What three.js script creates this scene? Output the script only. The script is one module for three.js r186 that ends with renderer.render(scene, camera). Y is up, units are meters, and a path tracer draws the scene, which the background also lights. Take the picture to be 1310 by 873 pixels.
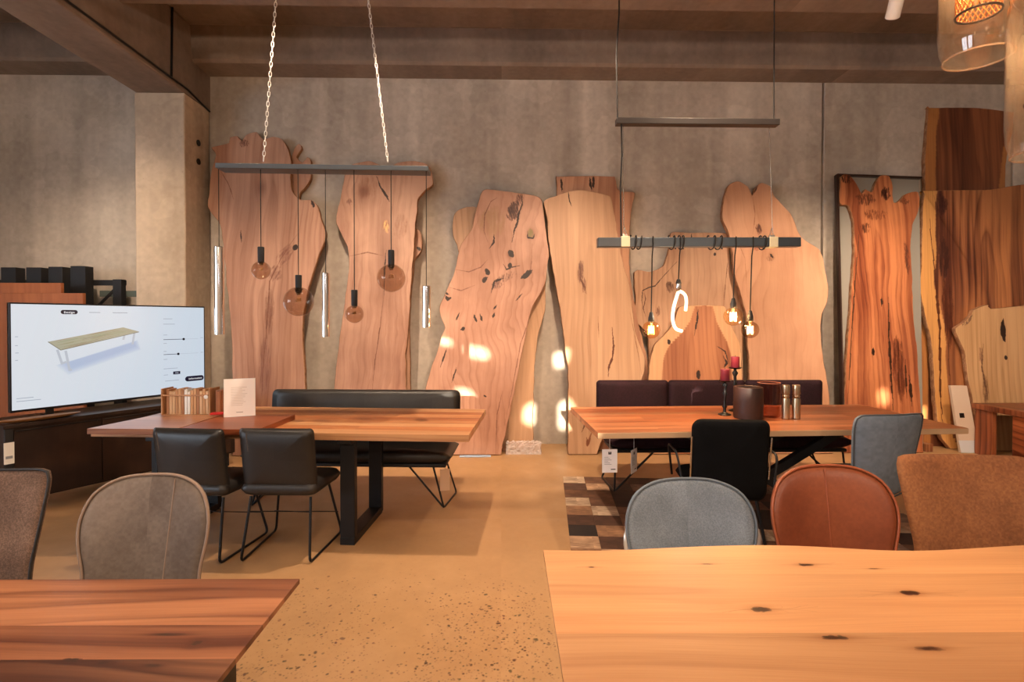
import * as THREE from 'three';
import { mergeGeometries, toCreasedNormals } from 'three/addons/utils/BufferGeometryUtils.js';
import { RoundedBoxGeometry } from 'three/addons/geometries/RoundedBoxGeometry.js';
import { RectAreaLightUniformsLib } from 'three/addons/lights/RectAreaLightUniformsLib.js';

// ------------------------------------------------------------------ camera, sky, sun, exposure
const scene = new THREE.Scene();
const FW = 1310, FH = 873, FOCAL = 680, SHIFT = 17;
const camera = new THREE.PerspectiveCamera(2 * Math.atan(FH / 2 / FOCAL) * 180 / Math.PI, FW / FH, 0.05, 100);
camera.position.set(0, 1.5, 0);
camera.rotation.set(-0.014, -0.02, 0.001, 'YXZ');
camera.setViewOffset(FW, FH, 0, SHIFT, FW, FH);
camera.updateMatrixWorld(true);

const renderer = new THREE.WebGLRenderer({ antialias: true });
renderer.toneMapping = THREE.LinearToneMapping;
renderer.toneMappingExposure = 1.0;
renderer.shadowMap.enabled = true;
renderer.shadowMap.type = THREE.PCFSoftShadowMap;
RectAreaLightUniformsLib.init();

const SKY = new THREE.Color().setRGB(0.72, 0.85, 1.0);
scene.background = SKY;
scene.backgroundIntensity = 13;

const SUN_DIR = new THREE.Vector3(-0.07, 0.185, 1).normalize();   // towards the low sun behind the shop
const sun = new THREE.DirectionalLight(new THREE.Color().setRGB(1, 0.86, 0.66), 20);
sun.position.copy(SUN_DIR).multiplyScalar(20);
sun.target.position.set(1, 1, -6);
sun.position.add(sun.target.position);
sun.shadow.camera.left = -10; sun.shadow.camera.right = 10; sun.shadow.camera.top = 8; sun.shadow.camera.bottom = -8;
sun.shadow.camera.near = 1; sun.shadow.camera.far = 40; sun.shadow.mapSize.set(2048, 2048); sun.shadow.bias = -0.0005;
sun.shadow.radius = 1;
scene.add(sun, sun.target);
const WARM = new THREE.Color().setRGB(1, 0.74, 0.52);            // the warm spot lamps on the ceiling tracks

// ------------------------------------------------------------------ helpers
const V3 = (x, y, z) => new THREE.Vector3(x, y, z);
function rng(seed) { let s = seed >>> 0; return () => { s = (s + 0x6D2B79F5) >>> 0; let t = s; t = Math.imul(t ^ (t >>> 15), t | 1); t ^= t + Math.imul(t ^ (t >>> 7), t | 61); return ((t ^ (t >>> 14)) >>> 0) / 4294967296; }; }
const LAT = new Float32Array(65536); { const r = rng(7); for (let i = 0; i < 65536; i++) LAT[i] = r(); }
function vn(x, y) {
  const xi = Math.floor(x), yi = Math.floor(y); let fx = x - xi, fy = y - yi;
  fx = fx * fx * (3 - 2 * fx); fy = fy * fy * (3 - 2 * fy);
  const a = (yi & 255) << 8, b = ((yi + 1) & 255) << 8, c = xi & 255, d = (xi + 1) & 255;
  const p = LAT[a + c], q = LAT[a + d], r = LAT[b + c], s = LAT[b + d];
  return p + (q - p) * fx + (r - p + (p - q - r + s) * fx) * fy;
}
function fbm(x, y, o = 4) { let a = 0.5, s = 0, n = 0; for (let i = 0; i < o; i++) { s += a * vn(x, y); n += a; a *= 0.5; x = x * 2.03 + 17.3; y = y * 2.03 + 9.1; } return s / n; }
function swirl(x, y, o = 4) { let a = 0.5, s = 0, n = 0; for (let i = 0; i < o; i++) { s += a * vn(x, y); n += a; a *= 0.5; const q = x * 1.62 + y * 1.21 + 5.2; y = y * 1.62 - x * 1.21 + 8.7; x = q; } return s / n; }
const clamp = (x, a = 0, b = 1) => Math.min(b, Math.max(a, x));
const lerp = (a, b, t) => a + (b - a) * t;
const smooth = (a, b, x) => { const t = clamp((x - a) / (b - a)); return t * t * (3 - 2 * t); };

// a pixel of the 1310 x 873 photograph is a direction; the distance comes from the plane it touches
function ray(px, py) { return V3((px - FW / 2) / FOCAL, -(py + SHIFT - FH / 2) / FOCAL, -1).applyQuaternion(camera.quaternion); }
function onY(px, py, y) { const r = ray(px, py); return r.multiplyScalar((y - 1.5) / r.y).add(camera.position); }
function onZ(px, py, z) { const r = ray(px, py); return r.multiplyScalar(z / r.z).add(camera.position); }

const names = new Map();
function numbered(n) { const k = names.get(n) ?? 0; names.set(n, k + 1); return k ? n + '_' + String(k).padStart(3, '0') : n; }
function tag(o, label, category, group, kind) { o.userData.label = label; o.userData.category = category; if (group) o.userData.group = group; if (kind) o.userData.kind = kind; return o; }
function thing(name, label, category, pos = [0, 0, 0], turn = 0, group) {
  const g = new THREE.Group(); g.name = numbered(name); g.position.set(...pos); g.rotation.y = turn; scene.add(g);
  return tag(g, label, category, group);
}
function part(name, geo, mat, parent, label) { const m = new THREE.Mesh(geo, mat); m.name = name; if (label) m.userData.label = label; parent.add(m); return m; }
function structure(name, geo, mat, label) { const m = geo ? new THREE.Mesh(geo, mat) : new THREE.Group(); m.name = name; m.userData.kind = 'structure'; m.userData.label = label; m.userData.category = name.split('_')[0]; scene.add(m); return m; }
function copy(o, pos, turn, label, group) { const c = o.clone(); c.userData = { ...o.userData }; c.name = numbered(o.name.replace(/_\d{3}$/, '')); scene.add(c); c.position.set(...pos); c.rotation.y = turn; if (label) c.userData.label = label; if (group) c.userData.group = group; return c; }

// uv in metres from the dominant axis of each face; swap turns the grain along the other axis
function metric(g, ou = 0, ov = 0, swap = false) {
  if (g.index) g = g.toNonIndexed();
  const p = g.attributes.position, uv = new Float32Array(p.count * 2), a = V3(), b = V3(), c = V3(), n = V3();
  for (let i = 0; i < p.count; i += 3) {
    a.fromBufferAttribute(p, i); b.fromBufferAttribute(p, i + 1); c.fromBufferAttribute(p, i + 2);
    n.copy(b).sub(a).cross(c.clone().sub(a));
    const x = Math.abs(n.x), y = Math.abs(n.y), z = Math.abs(n.z);
    for (let k = 0; k < 3; k++) {
      const q = k === 0 ? a : k === 1 ? b : c; let u, v;
      if (y >= x && y >= z) { u = q.x; v = q.z; } else if (z >= x) { u = q.x; v = q.y; } else { u = q.z; v = q.y; }
      uv[(i + k) * 2] = (swap ? v : u) + ou; uv[(i + k) * 2 + 1] = (swap ? u : v) + ov;
    }
  }
  g.setAttribute('uv', new THREE.BufferAttribute(uv, 2));
  return g;
}
function box(w, h, d, x = 0, y = 0, z = 0) { return new THREE.BoxGeometry(w, h, d).translate(x, y, z); }
function rbox(w, h, d, r = 0.005, x = 0, y = 0, z = 0, seg = 1) { return new RoundedBoxGeometry(w, h, d, seg, Math.min(r, w / 2.01, h / 2.01, d / 2.01)).translate(x, y, z); }
function bar(a, b, w, d) { // box with its length from a to b
  const v = b.clone().sub(a), g = new THREE.BoxGeometry(w, v.length(), d);
  g.applyQuaternion(new THREE.Quaternion().setFromUnitVectors(V3(0, 1, 0), v.clone().normalize())).translate((a.x + b.x) / 2, (a.y + b.y) / 2, (a.z + b.z) / 2);
  return g;
}
function wire(pts, r, fillet = 0.03, closed = false, rs = 6) { // round rod along a polyline with rounded corners
  const P = pts.map((p) => Array.isArray(p) ? V3(...p) : p), path = new THREE.CurvePath(), n = P.length;
  const cut = (a, b) => { const d = a.clone().sub(b), l = d.length(); return b.clone().add(d.multiplyScalar(Math.min(fillet, l * 0.45) / l)); };
  let start = closed ? cut(P[1], P[0]) : P[0];
  for (let i = 1; i < (closed ? n + 1 : n - 1); i++) {
    const b = P[i % n], a = P[(i - 1) % n], c = P[(i + 1) % n], e = cut(a, b), f = cut(c, b);
    path.add(new THREE.LineCurve3(start, e)); path.add(new THREE.QuadraticBezierCurve3(e, b, f)); start = f;
  }
  if (!closed) path.add(new THREE.LineCurve3(start, P[n - 1]));
  const segs = [];
  for (const c of path.curves) segs.push(...(c.isLineCurve3 ? [c.getPoint(0)] : c.getPoints(4).slice(0, 4)));
  if (!closed) segs.push(P[n - 1]);
  return rod(segs, r, closed, rs);
}
function rod(S, r, closed = false, rs = 6) { // tube straight through the given points
  const n = S.length, pos = [], nor = [], idx = []; let up = V3(0.123, 0.93, 0.31).normalize();
  const rows = closed ? n + 1 : n;
  for (let i = 0; i < rows; i++) {
    const p = S[i % n], q = closed ? S[(i + 1) % n] : S[Math.min(i + 1, n - 1)], o = closed ? S[(i - 1 + n) % n] : S[Math.max(i - 1, 0)];
    const t = q.clone().sub(o).normalize(); let u = up.clone().sub(t.clone().multiplyScalar(up.dot(t)));
    if (u.lengthSq() < 1e-4) u = V3(1, 0.1, 0.2).sub(t.clone().multiplyScalar(t.x));
    u.normalize(); up = u; const w = t.clone().cross(u), rr = typeof r === 'function' ? r(i / (rows - 1)) : r;
    for (let k = 0; k <= rs; k++) { const a = k / rs * Math.PI * 2, d = u.clone().multiplyScalar(Math.cos(a)).add(w.clone().multiplyScalar(Math.sin(a))); pos.push(p.x + d.x * rr, p.y + d.y * rr, p.z + d.z * rr); nor.push(d.x, d.y, d.z); }
  }
  for (let i = 0; i < rows - 1; i++) for (let k = 0; k < rs; k++) { const a = i * (rs + 1) + k, b = a + rs + 1; idx.push(a, a + 1, b, b, a + 1, b + 1); }
  if (!closed) for (const [row, flip] of [[0, 1], [rows - 1, 0]]) for (let k = 1; k < rs - 1; k++) { const a = row * (rs + 1); idx.push(...(flip ? [a, a + k + 1, a + k] : [a, a + k, a + k + 1])); }
  const g = new THREE.BufferGeometry(); g.setAttribute('position', new THREE.Float32BufferAttribute(pos, 3)); g.setAttribute('normal', new THREE.Float32BufferAttribute(nor, 3));
  g.setAttribute('uv', new THREE.Float32BufferAttribute(new Float32Array(pos.length / 3 * 2), 2)); g.setIndex(idx); return g;
}
const lathe = (pts, seg = 28) => new THREE.LatheGeometry(pts.map(([x, y]) => new THREE.Vector2(x, y)), seg);
const merge = (list) => mergeGeometries(list.map((g) => { const h = g.index ? g.toNonIndexed() : g; for (const k of Object.keys(h.attributes)) if (!['position', 'normal', 'uv'].includes(k)) h.deleteAttribute(k); return h; }));
function roundRect(w, h, r, n = 6) { const o = []; for (const [sx, sy, a0] of [[1, 1, 0], [-1, 1, 1], [-1, -1, 2], [1, -1, 3]]) for (let i = 0; i <= n; i++) { const a = (a0 + i / n) * Math.PI / 2; o.push([sx * (w / 2 - r) + r * Math.cos(a), sy * (h / 2 - r) + r * Math.sin(a)]); } return o; }
function egg(half, n = 56) { // closed outline from a list of [half width, y], bottom to top
  const pts = [...half.map(([x, y]) => V3(x, y, 0)), ...half.slice().reverse().filter(([x]) => x > 0).map(([x, y]) => V3(-x, y, 0))];
  return new THREE.CatmullRomCurve3(pts, true, 'centripetal').getSpacedPoints(n).slice(0, n).map((p) => [p.x, p.y]);
}
// upholstered pad: an outline in x/y, swollen to thickness t, then bent by f(v)
function pad(outline, t, f, { rings = 8, pow = 5, tuft = 0 } = {}) {
  let cx = 0, cy = 0; for (const [x, y] of outline) { cx += x / outline.length; cy += y / outline.length; }
  const n = outline.length, pos = [], uv = [], idx = [];
  const add = (x, y, z) => { const v = V3(x, y, z); uv.push(x, y); if (f) f(v); pos.push(v.x, v.y, v.z); return pos.length / 3 - 1; };
  const prof = (q) => Math.sqrt(Math.max(0, 1 - Math.pow(q, pow))) * t / 2;
  const side = (s) => {
    const c = add(cx, cy, s * t / 2), rows = [];
    for (let r = 1; r <= rings; r++) { const q = Math.pow(r / rings, 0.6), row = []; for (let i = 0; i < n; i++) row.push(add(cx + (outline[i][0] - cx) * q, cy + (outline[i][1] - cy) * q, s * prof(q))); rows.push(row); }
    for (let i = 0; i < n; i++) { const j = (i + 1) % n; idx.push(...(s > 0 ? [c, rows[0][i], rows[0][j]] : [c, rows[0][j], rows[0][i]])); for (let r = 0; r < rings - 1; r++) { const A = rows[r][i], B = rows[r][j], C = rows[r + 1][i], D = rows[r + 1][j]; idx.push(...(s > 0 ? [A, C, B, B, C, D] : [A, B, C, B, D, C])); } }
  };
  side(1); side(-1);
  const g = new THREE.BufferGeometry(); g.setAttribute('position', new THREE.Float32BufferAttribute(pos, 3)); g.setAttribute('uv', new THREE.Float32BufferAttribute(uv, 2)); g.setIndex(idx);
  // weld the rim so the shading runs round it
  g.computeVertexNormals();
  const N = g.attributes.normal, off = 1 + rings * n, a = V3(), b = V3();
  for (let i = 0; i < n; i++) { const k = 1 + (rings - 1) * n + i; a.fromBufferAttribute(N, k); b.fromBufferAttribute(N, k + off); a.add(b).normalize(); N.setXYZ(k, a.x, a.y, a.z); N.setXYZ(k + off, a.x, a.y, a.z); }
  return g;
}

// ------------------------------------------------------------------ computed textures
function canvasTex(w, h, fn, paint, srgb = true) {
  const c = document.createElement('canvas'); c.width = w; c.height = h; const x = c.getContext('2d');
  if (fn) { const im = x.createImageData(w, h), d = im.data; for (let j = 0; j < h; j++) for (let i = 0; i < w; i++) { const q = fn(i / w, 1 - (j + 0.5) / h), o = (j * w + i) * 4; d[o] = q[0]; d[o + 1] = q[1]; d[o + 2] = q[2]; d[o + 3] = 255; } x.putImageData(im, 0, 0); }
  if (paint) paint(x, w, h);
  const t = new THREE.CanvasTexture(c); if (srgb) t.colorSpace = THREE.SRGBColorSpace; t.wrapS = t.wrapT = THREE.RepeatWrapping; return t;
}
const hex = (s) => [parseInt(s.slice(1, 3), 16), parseInt(s.slice(3, 5), 16), parseInt(s.slice(5, 7), 16)];
const mix3 = (a, b, t) => [a[0] + (b[0] - a[0]) * t, a[1] + (b[1] - a[1]) * t, a[2] + (b[2] - a[2]) * t];
// wood as a function of metres across (x) and along (y) the grain
function woodFn({ light = '#cfa070', dark = '#8a5530', seed = 1, freq = 26, wav = 0.05, streak = 0.35, ring = 0.5, patch = 0.4, cx = 0.25, cy = 1, knots = [], burl = 0, bands = 0 }) {
  const L = hex(light), D = hex(dark), s = seed * 13.7;
  return (x, y) => {
    let kx = 0, kd = 0;
    for (const k of knots) { const dx = (x - k[0]) / k[2], dy = (y - k[1]) / (k[2] * (k[3] ?? 2.2)), q = dx * dx + dy * dy; if (q < 9) { const e = Math.exp(-q); kx += dx * e * k[2] * 0.9; kd += 0.55 * Math.exp(-q * 3); } }
    const bw = burl ? swirl(x * 2.6 + s, y * 1.9 - s, 4) - 0.5 : 0, w = (swirl(x * 1.1 + s, y * 0.7 + s, 3) - 0.5) * wav * 4 + bw * burl * 1.6 - kx;
    const F = Math.hypot(x - cx + w, (y - cy) * 0.07) * freq + fbm(x * 3 + s, y * 0.6, 2) * 1.2;
    let r = F - Math.floor(F); r = r < 0.8 ? r / 0.8 : (1 - r) / 0.2; r = r * r * r;
    const X = x + w * 0.5, f1 = vn(X * 420 + s, y * 7), f2 = fbm(X * 38 + s * 2, y * 0.9 + 5, 4), f3 = fbm(X * 11 + s, y * 0.4 + 2, 3);
    const pt = fbm(X * 2.6 + s * 3, y * 0.7 - s, 3), mask = clamp(swirl(x * 2 + 9 + s, y * 1.1, 3) * 2.2 - 0.6);
    const bd = bands ? smooth(0.5, 0.66, fbm(X * 5 + s * 1.3, y * 0.3 + s, 3)) * bands : 0;
    const t = clamp(0.2 + ring * r * (0.25 + mask) + streak * ((f2 - 0.5) * 1.3 + (f3 - 0.5) * 0.9) + 0.16 * (f1 - 0.5) + patch * (pt - 0.5) * 1.5 + (burl ? (swirl(x * 4 + s, y * 3.4, 4) - 0.5) * Math.min(0.7, burl * 4) : 0) + bd + kd);
    return mix3(L, D, t);
  };
}
const repeatTex = (t, sx, sy) => { t.repeat.set(1 / sx, 1 / sy); return t; };
function woodTile(o, w = 512, h = 1024, sx = 0.8, sy = 1.6, extra) { const f = woodFn(o); return repeatTex(canvasTex(w, h, (u, v) => f(u * sx, v * sy), extra), sx, sy); }
const std = (o) => new THREE.MeshStandardMaterial(o), phys = (o) => new THREE.MeshPhysicalMaterial(o);
const flat = (color, roughness = 0.6, metalness = 0, more = {}) => std({ color, roughness, metalness, ...more });

const M = {};
M.blackSteel = flat('#1c1d20', 0.45, 0.5);
M.blackMatte = flat('#17171a', 0.6);
M.cord = flat('#1a1614', 0.8);
M.chrome = flat('#f2f2f2', 0.06, 1);
M.steel = flat('#c8c6c0', 0.25, 1);
M.brass = flat('#d8c48c', 0.35, 0.85);
M.white = flat('#eceae4', 0.5);
M.black = flat('#0c0c0e', 0.4);

// ------------------------------------------------------------------ the room
const WALLZ = -6.42, CEIL = 4.78, RIB = 4.39;
const ROOM = { x0: -8, x1: 8.2, z1: 5 };
const concrete = (seed, a, b, sx, sy, tw = 1024, th = 512) => repeatTex(canvasTex(tw, th, (u, v) => {
  const x = u * sx, y = v * sy, st = fbm(x * 5 + seed, y * 0.35 + seed, 4), bl = fbm(x * 1.1 + seed * 2, y * 1.2, 4), f = fbm(x * 22, y * 22 + seed, 3), sp = vn(x * 90, y * 90 + seed);
  let t = 0.55 * st + 0.6 * bl + 0.25 * f - 0.2; t += (fbm(x * 3 + 8, y * 3 + seed, 3) > 0.62 ? 0.08 : 0);
  if (sp > 0.985) t -= 0.25;
  return mix3(hex(a), hex(b), clamp(t));
}), sx, sy);
const wallTex = concrete(3, '#877c70', '#dcd1c3', 18, 5, 2048, 768), beamTex = concrete(11, '#6b5d52', '#a39284', 4, 2);
M.wall = std({ map: wallTex, bumpMap: wallTex, bumpScale: 0.002, roughness: 0.85 });
M.beam = std({ map: beamTex, bumpMap: beamTex, bumpScale: 0.003, roughness: 0.9 });
M.pale = flat('#b9b1a4', 0.9);

// floor: polished screed, fine blotches, pitted speckles in front
const floorTex = (() => {
  const S = 8;
  return repeatTex(canvasTex(2048, 2048, (u, v) => {
    const x = u * S, y = v * S, b = fbm(x * 0.9, y * 0.9 + 3, 4), f = fbm(x * 9, y * 9, 3), g = vn(x * 55, y * 55);
    return mix3(hex('#8f6c49'), hex('#b28c62'), clamp(0.2 + b * 0.5 + f * 0.3 + (g - 0.5) * 0.1));
  }, (c, w, h) => {
    const r = rng(41);
    // pitting: dark specks strewn over the screed where x -1..0.2 and z -1.2..-3.2 (u = x/8, v = z/8)
    for (let i = 0; i < 11000; i++) {
      const x = -1.3 + r() * 1.55, z = -0.9 - r() * 2.35, dens = smooth(-3.25, -2.5, z) * smooth(0.34, 0.54, fbm(x * 2.2 + 31, z * 2.2 + 7, 3) + r() * 0.22); if (r() > dens) continue;
      const px = ((x / S % 1) + 1) % 1 * w, py = (1 - ((z / S % 1) + 1) % 1) * h, s = (0.35 + r() * r() * r() * 2.2);
      c.fillStyle = `rgba(${44 + r() * 30},${30 + r() * 18},${20 + r() * 12},${0.35 + r() * 0.45})`;
      c.beginPath(); c.ellipse(px, py, s * (0.7 + r()), s, r() * 3, 0, 7); c.fill();
    }
    for (let i = 0; i < 500; i++) { const s = 0.5 + r() * 0.9; c.fillStyle = `rgba(90,66,44,${0.2 + r() * 0.3})`; c.beginPath(); c.ellipse(r() * w, r() * h, s, s * 0.8, 0, 0, 7); c.fill(); }
  }), S, S);
})();
const floorRough = repeatTex(canvasTex(512, 512, (u, v) => { const k = 70 + 90 * fbm(u * 12, v * 12, 4); return [k, k, k]; }, null, false), 4, 4);
M.floor = phys({ map: floorTex, roughnessMap: floorRough, roughness: 1, specularIntensity: 0.9 });
const XM = (ROOM.x0 + ROOM.x1) / 2, XW = ROOM.x1 - ROOM.x0, ZM = (ROOM.z1 + WALLZ) / 2, ZD = ROOM.z1 - WALLZ;
structure('floor', metric(box(XW + 0.4, 0.2, ZD + 0.8, XM, -0.1, ZM)), M.floor, 'warm tan polished screed floor with dark pitting');

// back wall: precast panels with open joints between them
{
  const w = structure('wall_back', null, null, 'grey concrete panel wall behind the leaning slabs');
  const seams = [ROOM.x0 - 0.2, onZ(1052, 300, WALLZ).x, onZ(1294, 300, WALLZ).x, ROOM.x1 + 0.2];
  for (let i = 0; i < 3; i++) part('panel', metric(rbox(seams[i + 1] - seams[i] - 0.024, CEIL + 0.1, 0.16, 0.012, (seams[i] + seams[i + 1]) / 2, CEIL / 2, WALLZ - 0.08), 9.2, 0.05), M.wall, w);
  part('joint_backing', box(XW, CEIL, 0.06, XM, CEIL / 2, WALLZ - 0.13), flat('#4c463f', 0.95), w);
}
// side walls; the left one has unseen windows, placed for cool daylight
const ext = flat('#8d857b', 0.9);
{
  const w = structure('wall_left', null, null, 'concrete side wall with unseen tall windows'), t = 0.25, x = ROOM.x0 - t / 2, wins = [[-1.2, 1.2], [1.9, 4.3]], y0 = 0.7, y1 = 3.1;
  const add = (z0, z1, a, b) => part('panel', metric(box(t, b - a, z1 - z0, x, (a + b) / 2, (z0 + z1) / 2)), M.wall, w);
  add(WALLZ - 0.2, wins[0][0], 0, CEIL); add(wins[0][1], wins[1][0], 0, CEIL); add(wins[1][1], ROOM.z1 + 0.2, 0, CEIL);
  let k = 1;
  for (const [a, b] of wins) {
    add(a, b, 0, y0); add(a, b, y1, CEIL);
    const f = structure('window_unseen_' + k++, null, null, 'unseen tall window in the side wall, placed to let in cool daylight');
    const fr = []; for (const z of [a + 0.03, (a + b) / 2, b - 0.03]) fr.push(box(0.06, y1 - y0, 0.06, x, (y0 + y1) / 2, z)); for (const y of [y0 + 0.03, y1 - 0.03]) fr.push(box(0.06, 0.06, b - a, x, y, (a + b) / 2));
    part('window_frame', merge(fr), M.blackMatte, f);
    for (const s of [0, 1]) part('pane', box(0.006, y1 - y0 - 0.12, (b - a) / 2 - 0.09, x, (y0 + y1) / 2, lerp(a, b, 0.25 + 0.5 * s)), phys({ color: '#ffffff', transmission: 1, thickness: 0, roughness: 0 }), f);
  }
}
structure('wall_right', metric(box(0.25, CEIL, ZD + 0.4, ROOM.x1 + 0.125, CEIL / 2, ZM)), M.wall, 'concrete side wall on the far side of the shop');
// unseen rear wall: openings shaped to let the low sun through as patches
{
  const spots = [ // [pixel x, pixel y, plane z, width, height] of the sunlit patches in the photograph
    [613, 454, -6.1, 0.34, 0.17], [571, 440, -6.1, 0.2, 0.1], [597, 506, -6.02, 0.26, 0.13], [718, 462, -6.42, 0.2, 0.26], [724, 533, -6.42, 0.2, 0.4], [678, 532, -6.1, 0.16, 0.3],
    [885, 508, -5.15, 0.1, 0.14], [1130, 510, -5.98, 0.15, 0.24], [1204, 533, -5.9, 0.2, 0.3]];
  const T = 0.2, holes = spots.map(([px, py, z, w, h]) => { const p = onZ(px, py, z), t = (ROOM.z1 + T / 2 - z) / SUN_DIR.z; return [p.x + SUN_DIR.x * t, p.y + SUN_DIR.y * t, w * 0.85, h * 0.85]; });
  const sh = new THREE.Shape([[ROOM.x0 - 0.2, 0], [ROOM.x1 + 0.2, 0], [ROOM.x1 + 0.2, CEIL], [ROOM.x0 - 0.2, CEIL]].map((p) => new THREE.Vector2(...p)));
  holes.forEach(([x, y, w, h], i) => { const r = rng(i + 60), n = 14, q = []; for (let k = 0; k < n; k++) { const a = -k / n * 6.2832, m = 0.8 + r() * 0.35, c = Math.cos(a), d = Math.sin(a); q.push(new THREE.Vector2(x + Math.sign(c) * Math.pow(Math.abs(c), 0.7) * w / 2 * m, y + Math.sign(d) * Math.pow(Math.abs(d), 0.7) * h / 2 * m - (w > h ? c * h * 0.3 : 0))); } sh.holes.push(new THREE.Path(q)); });
  structure('wall_rear_unseen', metric(new THREE.ExtrudeGeometry(sh, { depth: 0.05, bevelEnabled: false }).translate(0, 0, ROOM.z1)), M.wall, 'unseen rear wall with openings shaped to let the sun through in patches');
}

// ceiling slab, cross ribs, main beam and column
structure('ceiling', metric(box(XW + 0.4, 0.2, ZD + 0.8, XM, CEIL + 0.1, ZM)), M.beam, 'brown grey concrete ceiling');
{
  const zs = []; for (let z = WALLZ; z < ROOM.z1 - 0.4; z += 1.46) zs.push(z);
  zs.forEach((z, i) => {
    const h = CEIL - RIB, prof = [[0, 0], [0.34, 0], [0.37, 0.03], [0.4, h], [0, h]];
    const g = new THREE.ExtrudeGeometry(new THREE.Shape(prof.map(([a, b]) => new THREE.Vector2(a, b))), { depth: XW, bevelEnabled: false });
    g.rotateY(-Math.PI / 2).translate(ROOM.x1, 0, 0);   // profile x -> z, extrusion along -x
    structure('beam_' + (i + 1), metric(g.translate(0, RIB, z), i * 1.3, i * 0.4), M.beam, 'concrete ceiling rib running along the back wall');
  });
}
const COLF = onZ(237, 300, -5.9), COLL = onZ(173, 300, -5.9);
{
  const x1 = COLF.x, x0 = COLL.x, w = x1 - x0, yb = onZ(205, 118, -5.9).y;
  const c = structure('column', null, null, 'square concrete column with a pale front face');
  c.userData.category = 'column';
  part('shaft', metric(rbox(w, yb, 0.5, 0.015, (x0 + x1) / 2, yb / 2, -6.15)), std({ map: wallTex, bumpMap: wallTex, bumpScale: 0.003, roughness: 0.85, color: '#fff7ec' }), c);
  for (const py of [183, 207]) { const p = onZ(254, py, -6.16); part('bolt_hole', new THREE.CylinderGeometry(0.035, 0.035, 0.012, 14).rotateZ(Math.PI / 2).translate(x1 + 0.004, p.y, -6.16), M.black, c); }
  structure('beam_main', metric(rbox(w, CEIL - yb, ZD + 0.1, 0.02, (x0 + x1) / 2, (CEIL + yb) / 2, ZM)), M.beam, 'deep concrete main beam resting on the column');
  const cable = thing('ceiling_cable', 'thin black cable clipped along the main beam and column', 'cable', [0, 0, 0]);
  part('run', rod([V3(x1 + 0.012, yb + 0.05, 3), V3(x1 + 0.012, yb + 0.05, -5.95), V3(x1 + 0.014, yb - 0.02, -6.38)], 0.012), M.black, cable);
  part('riser', rod([V3(x1 + 0.012, yb + 0.05, -5.66), V3(x1 + 0.014, RIB + 0.38, -5.68)], 0.012), M.black, cable);
}

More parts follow.
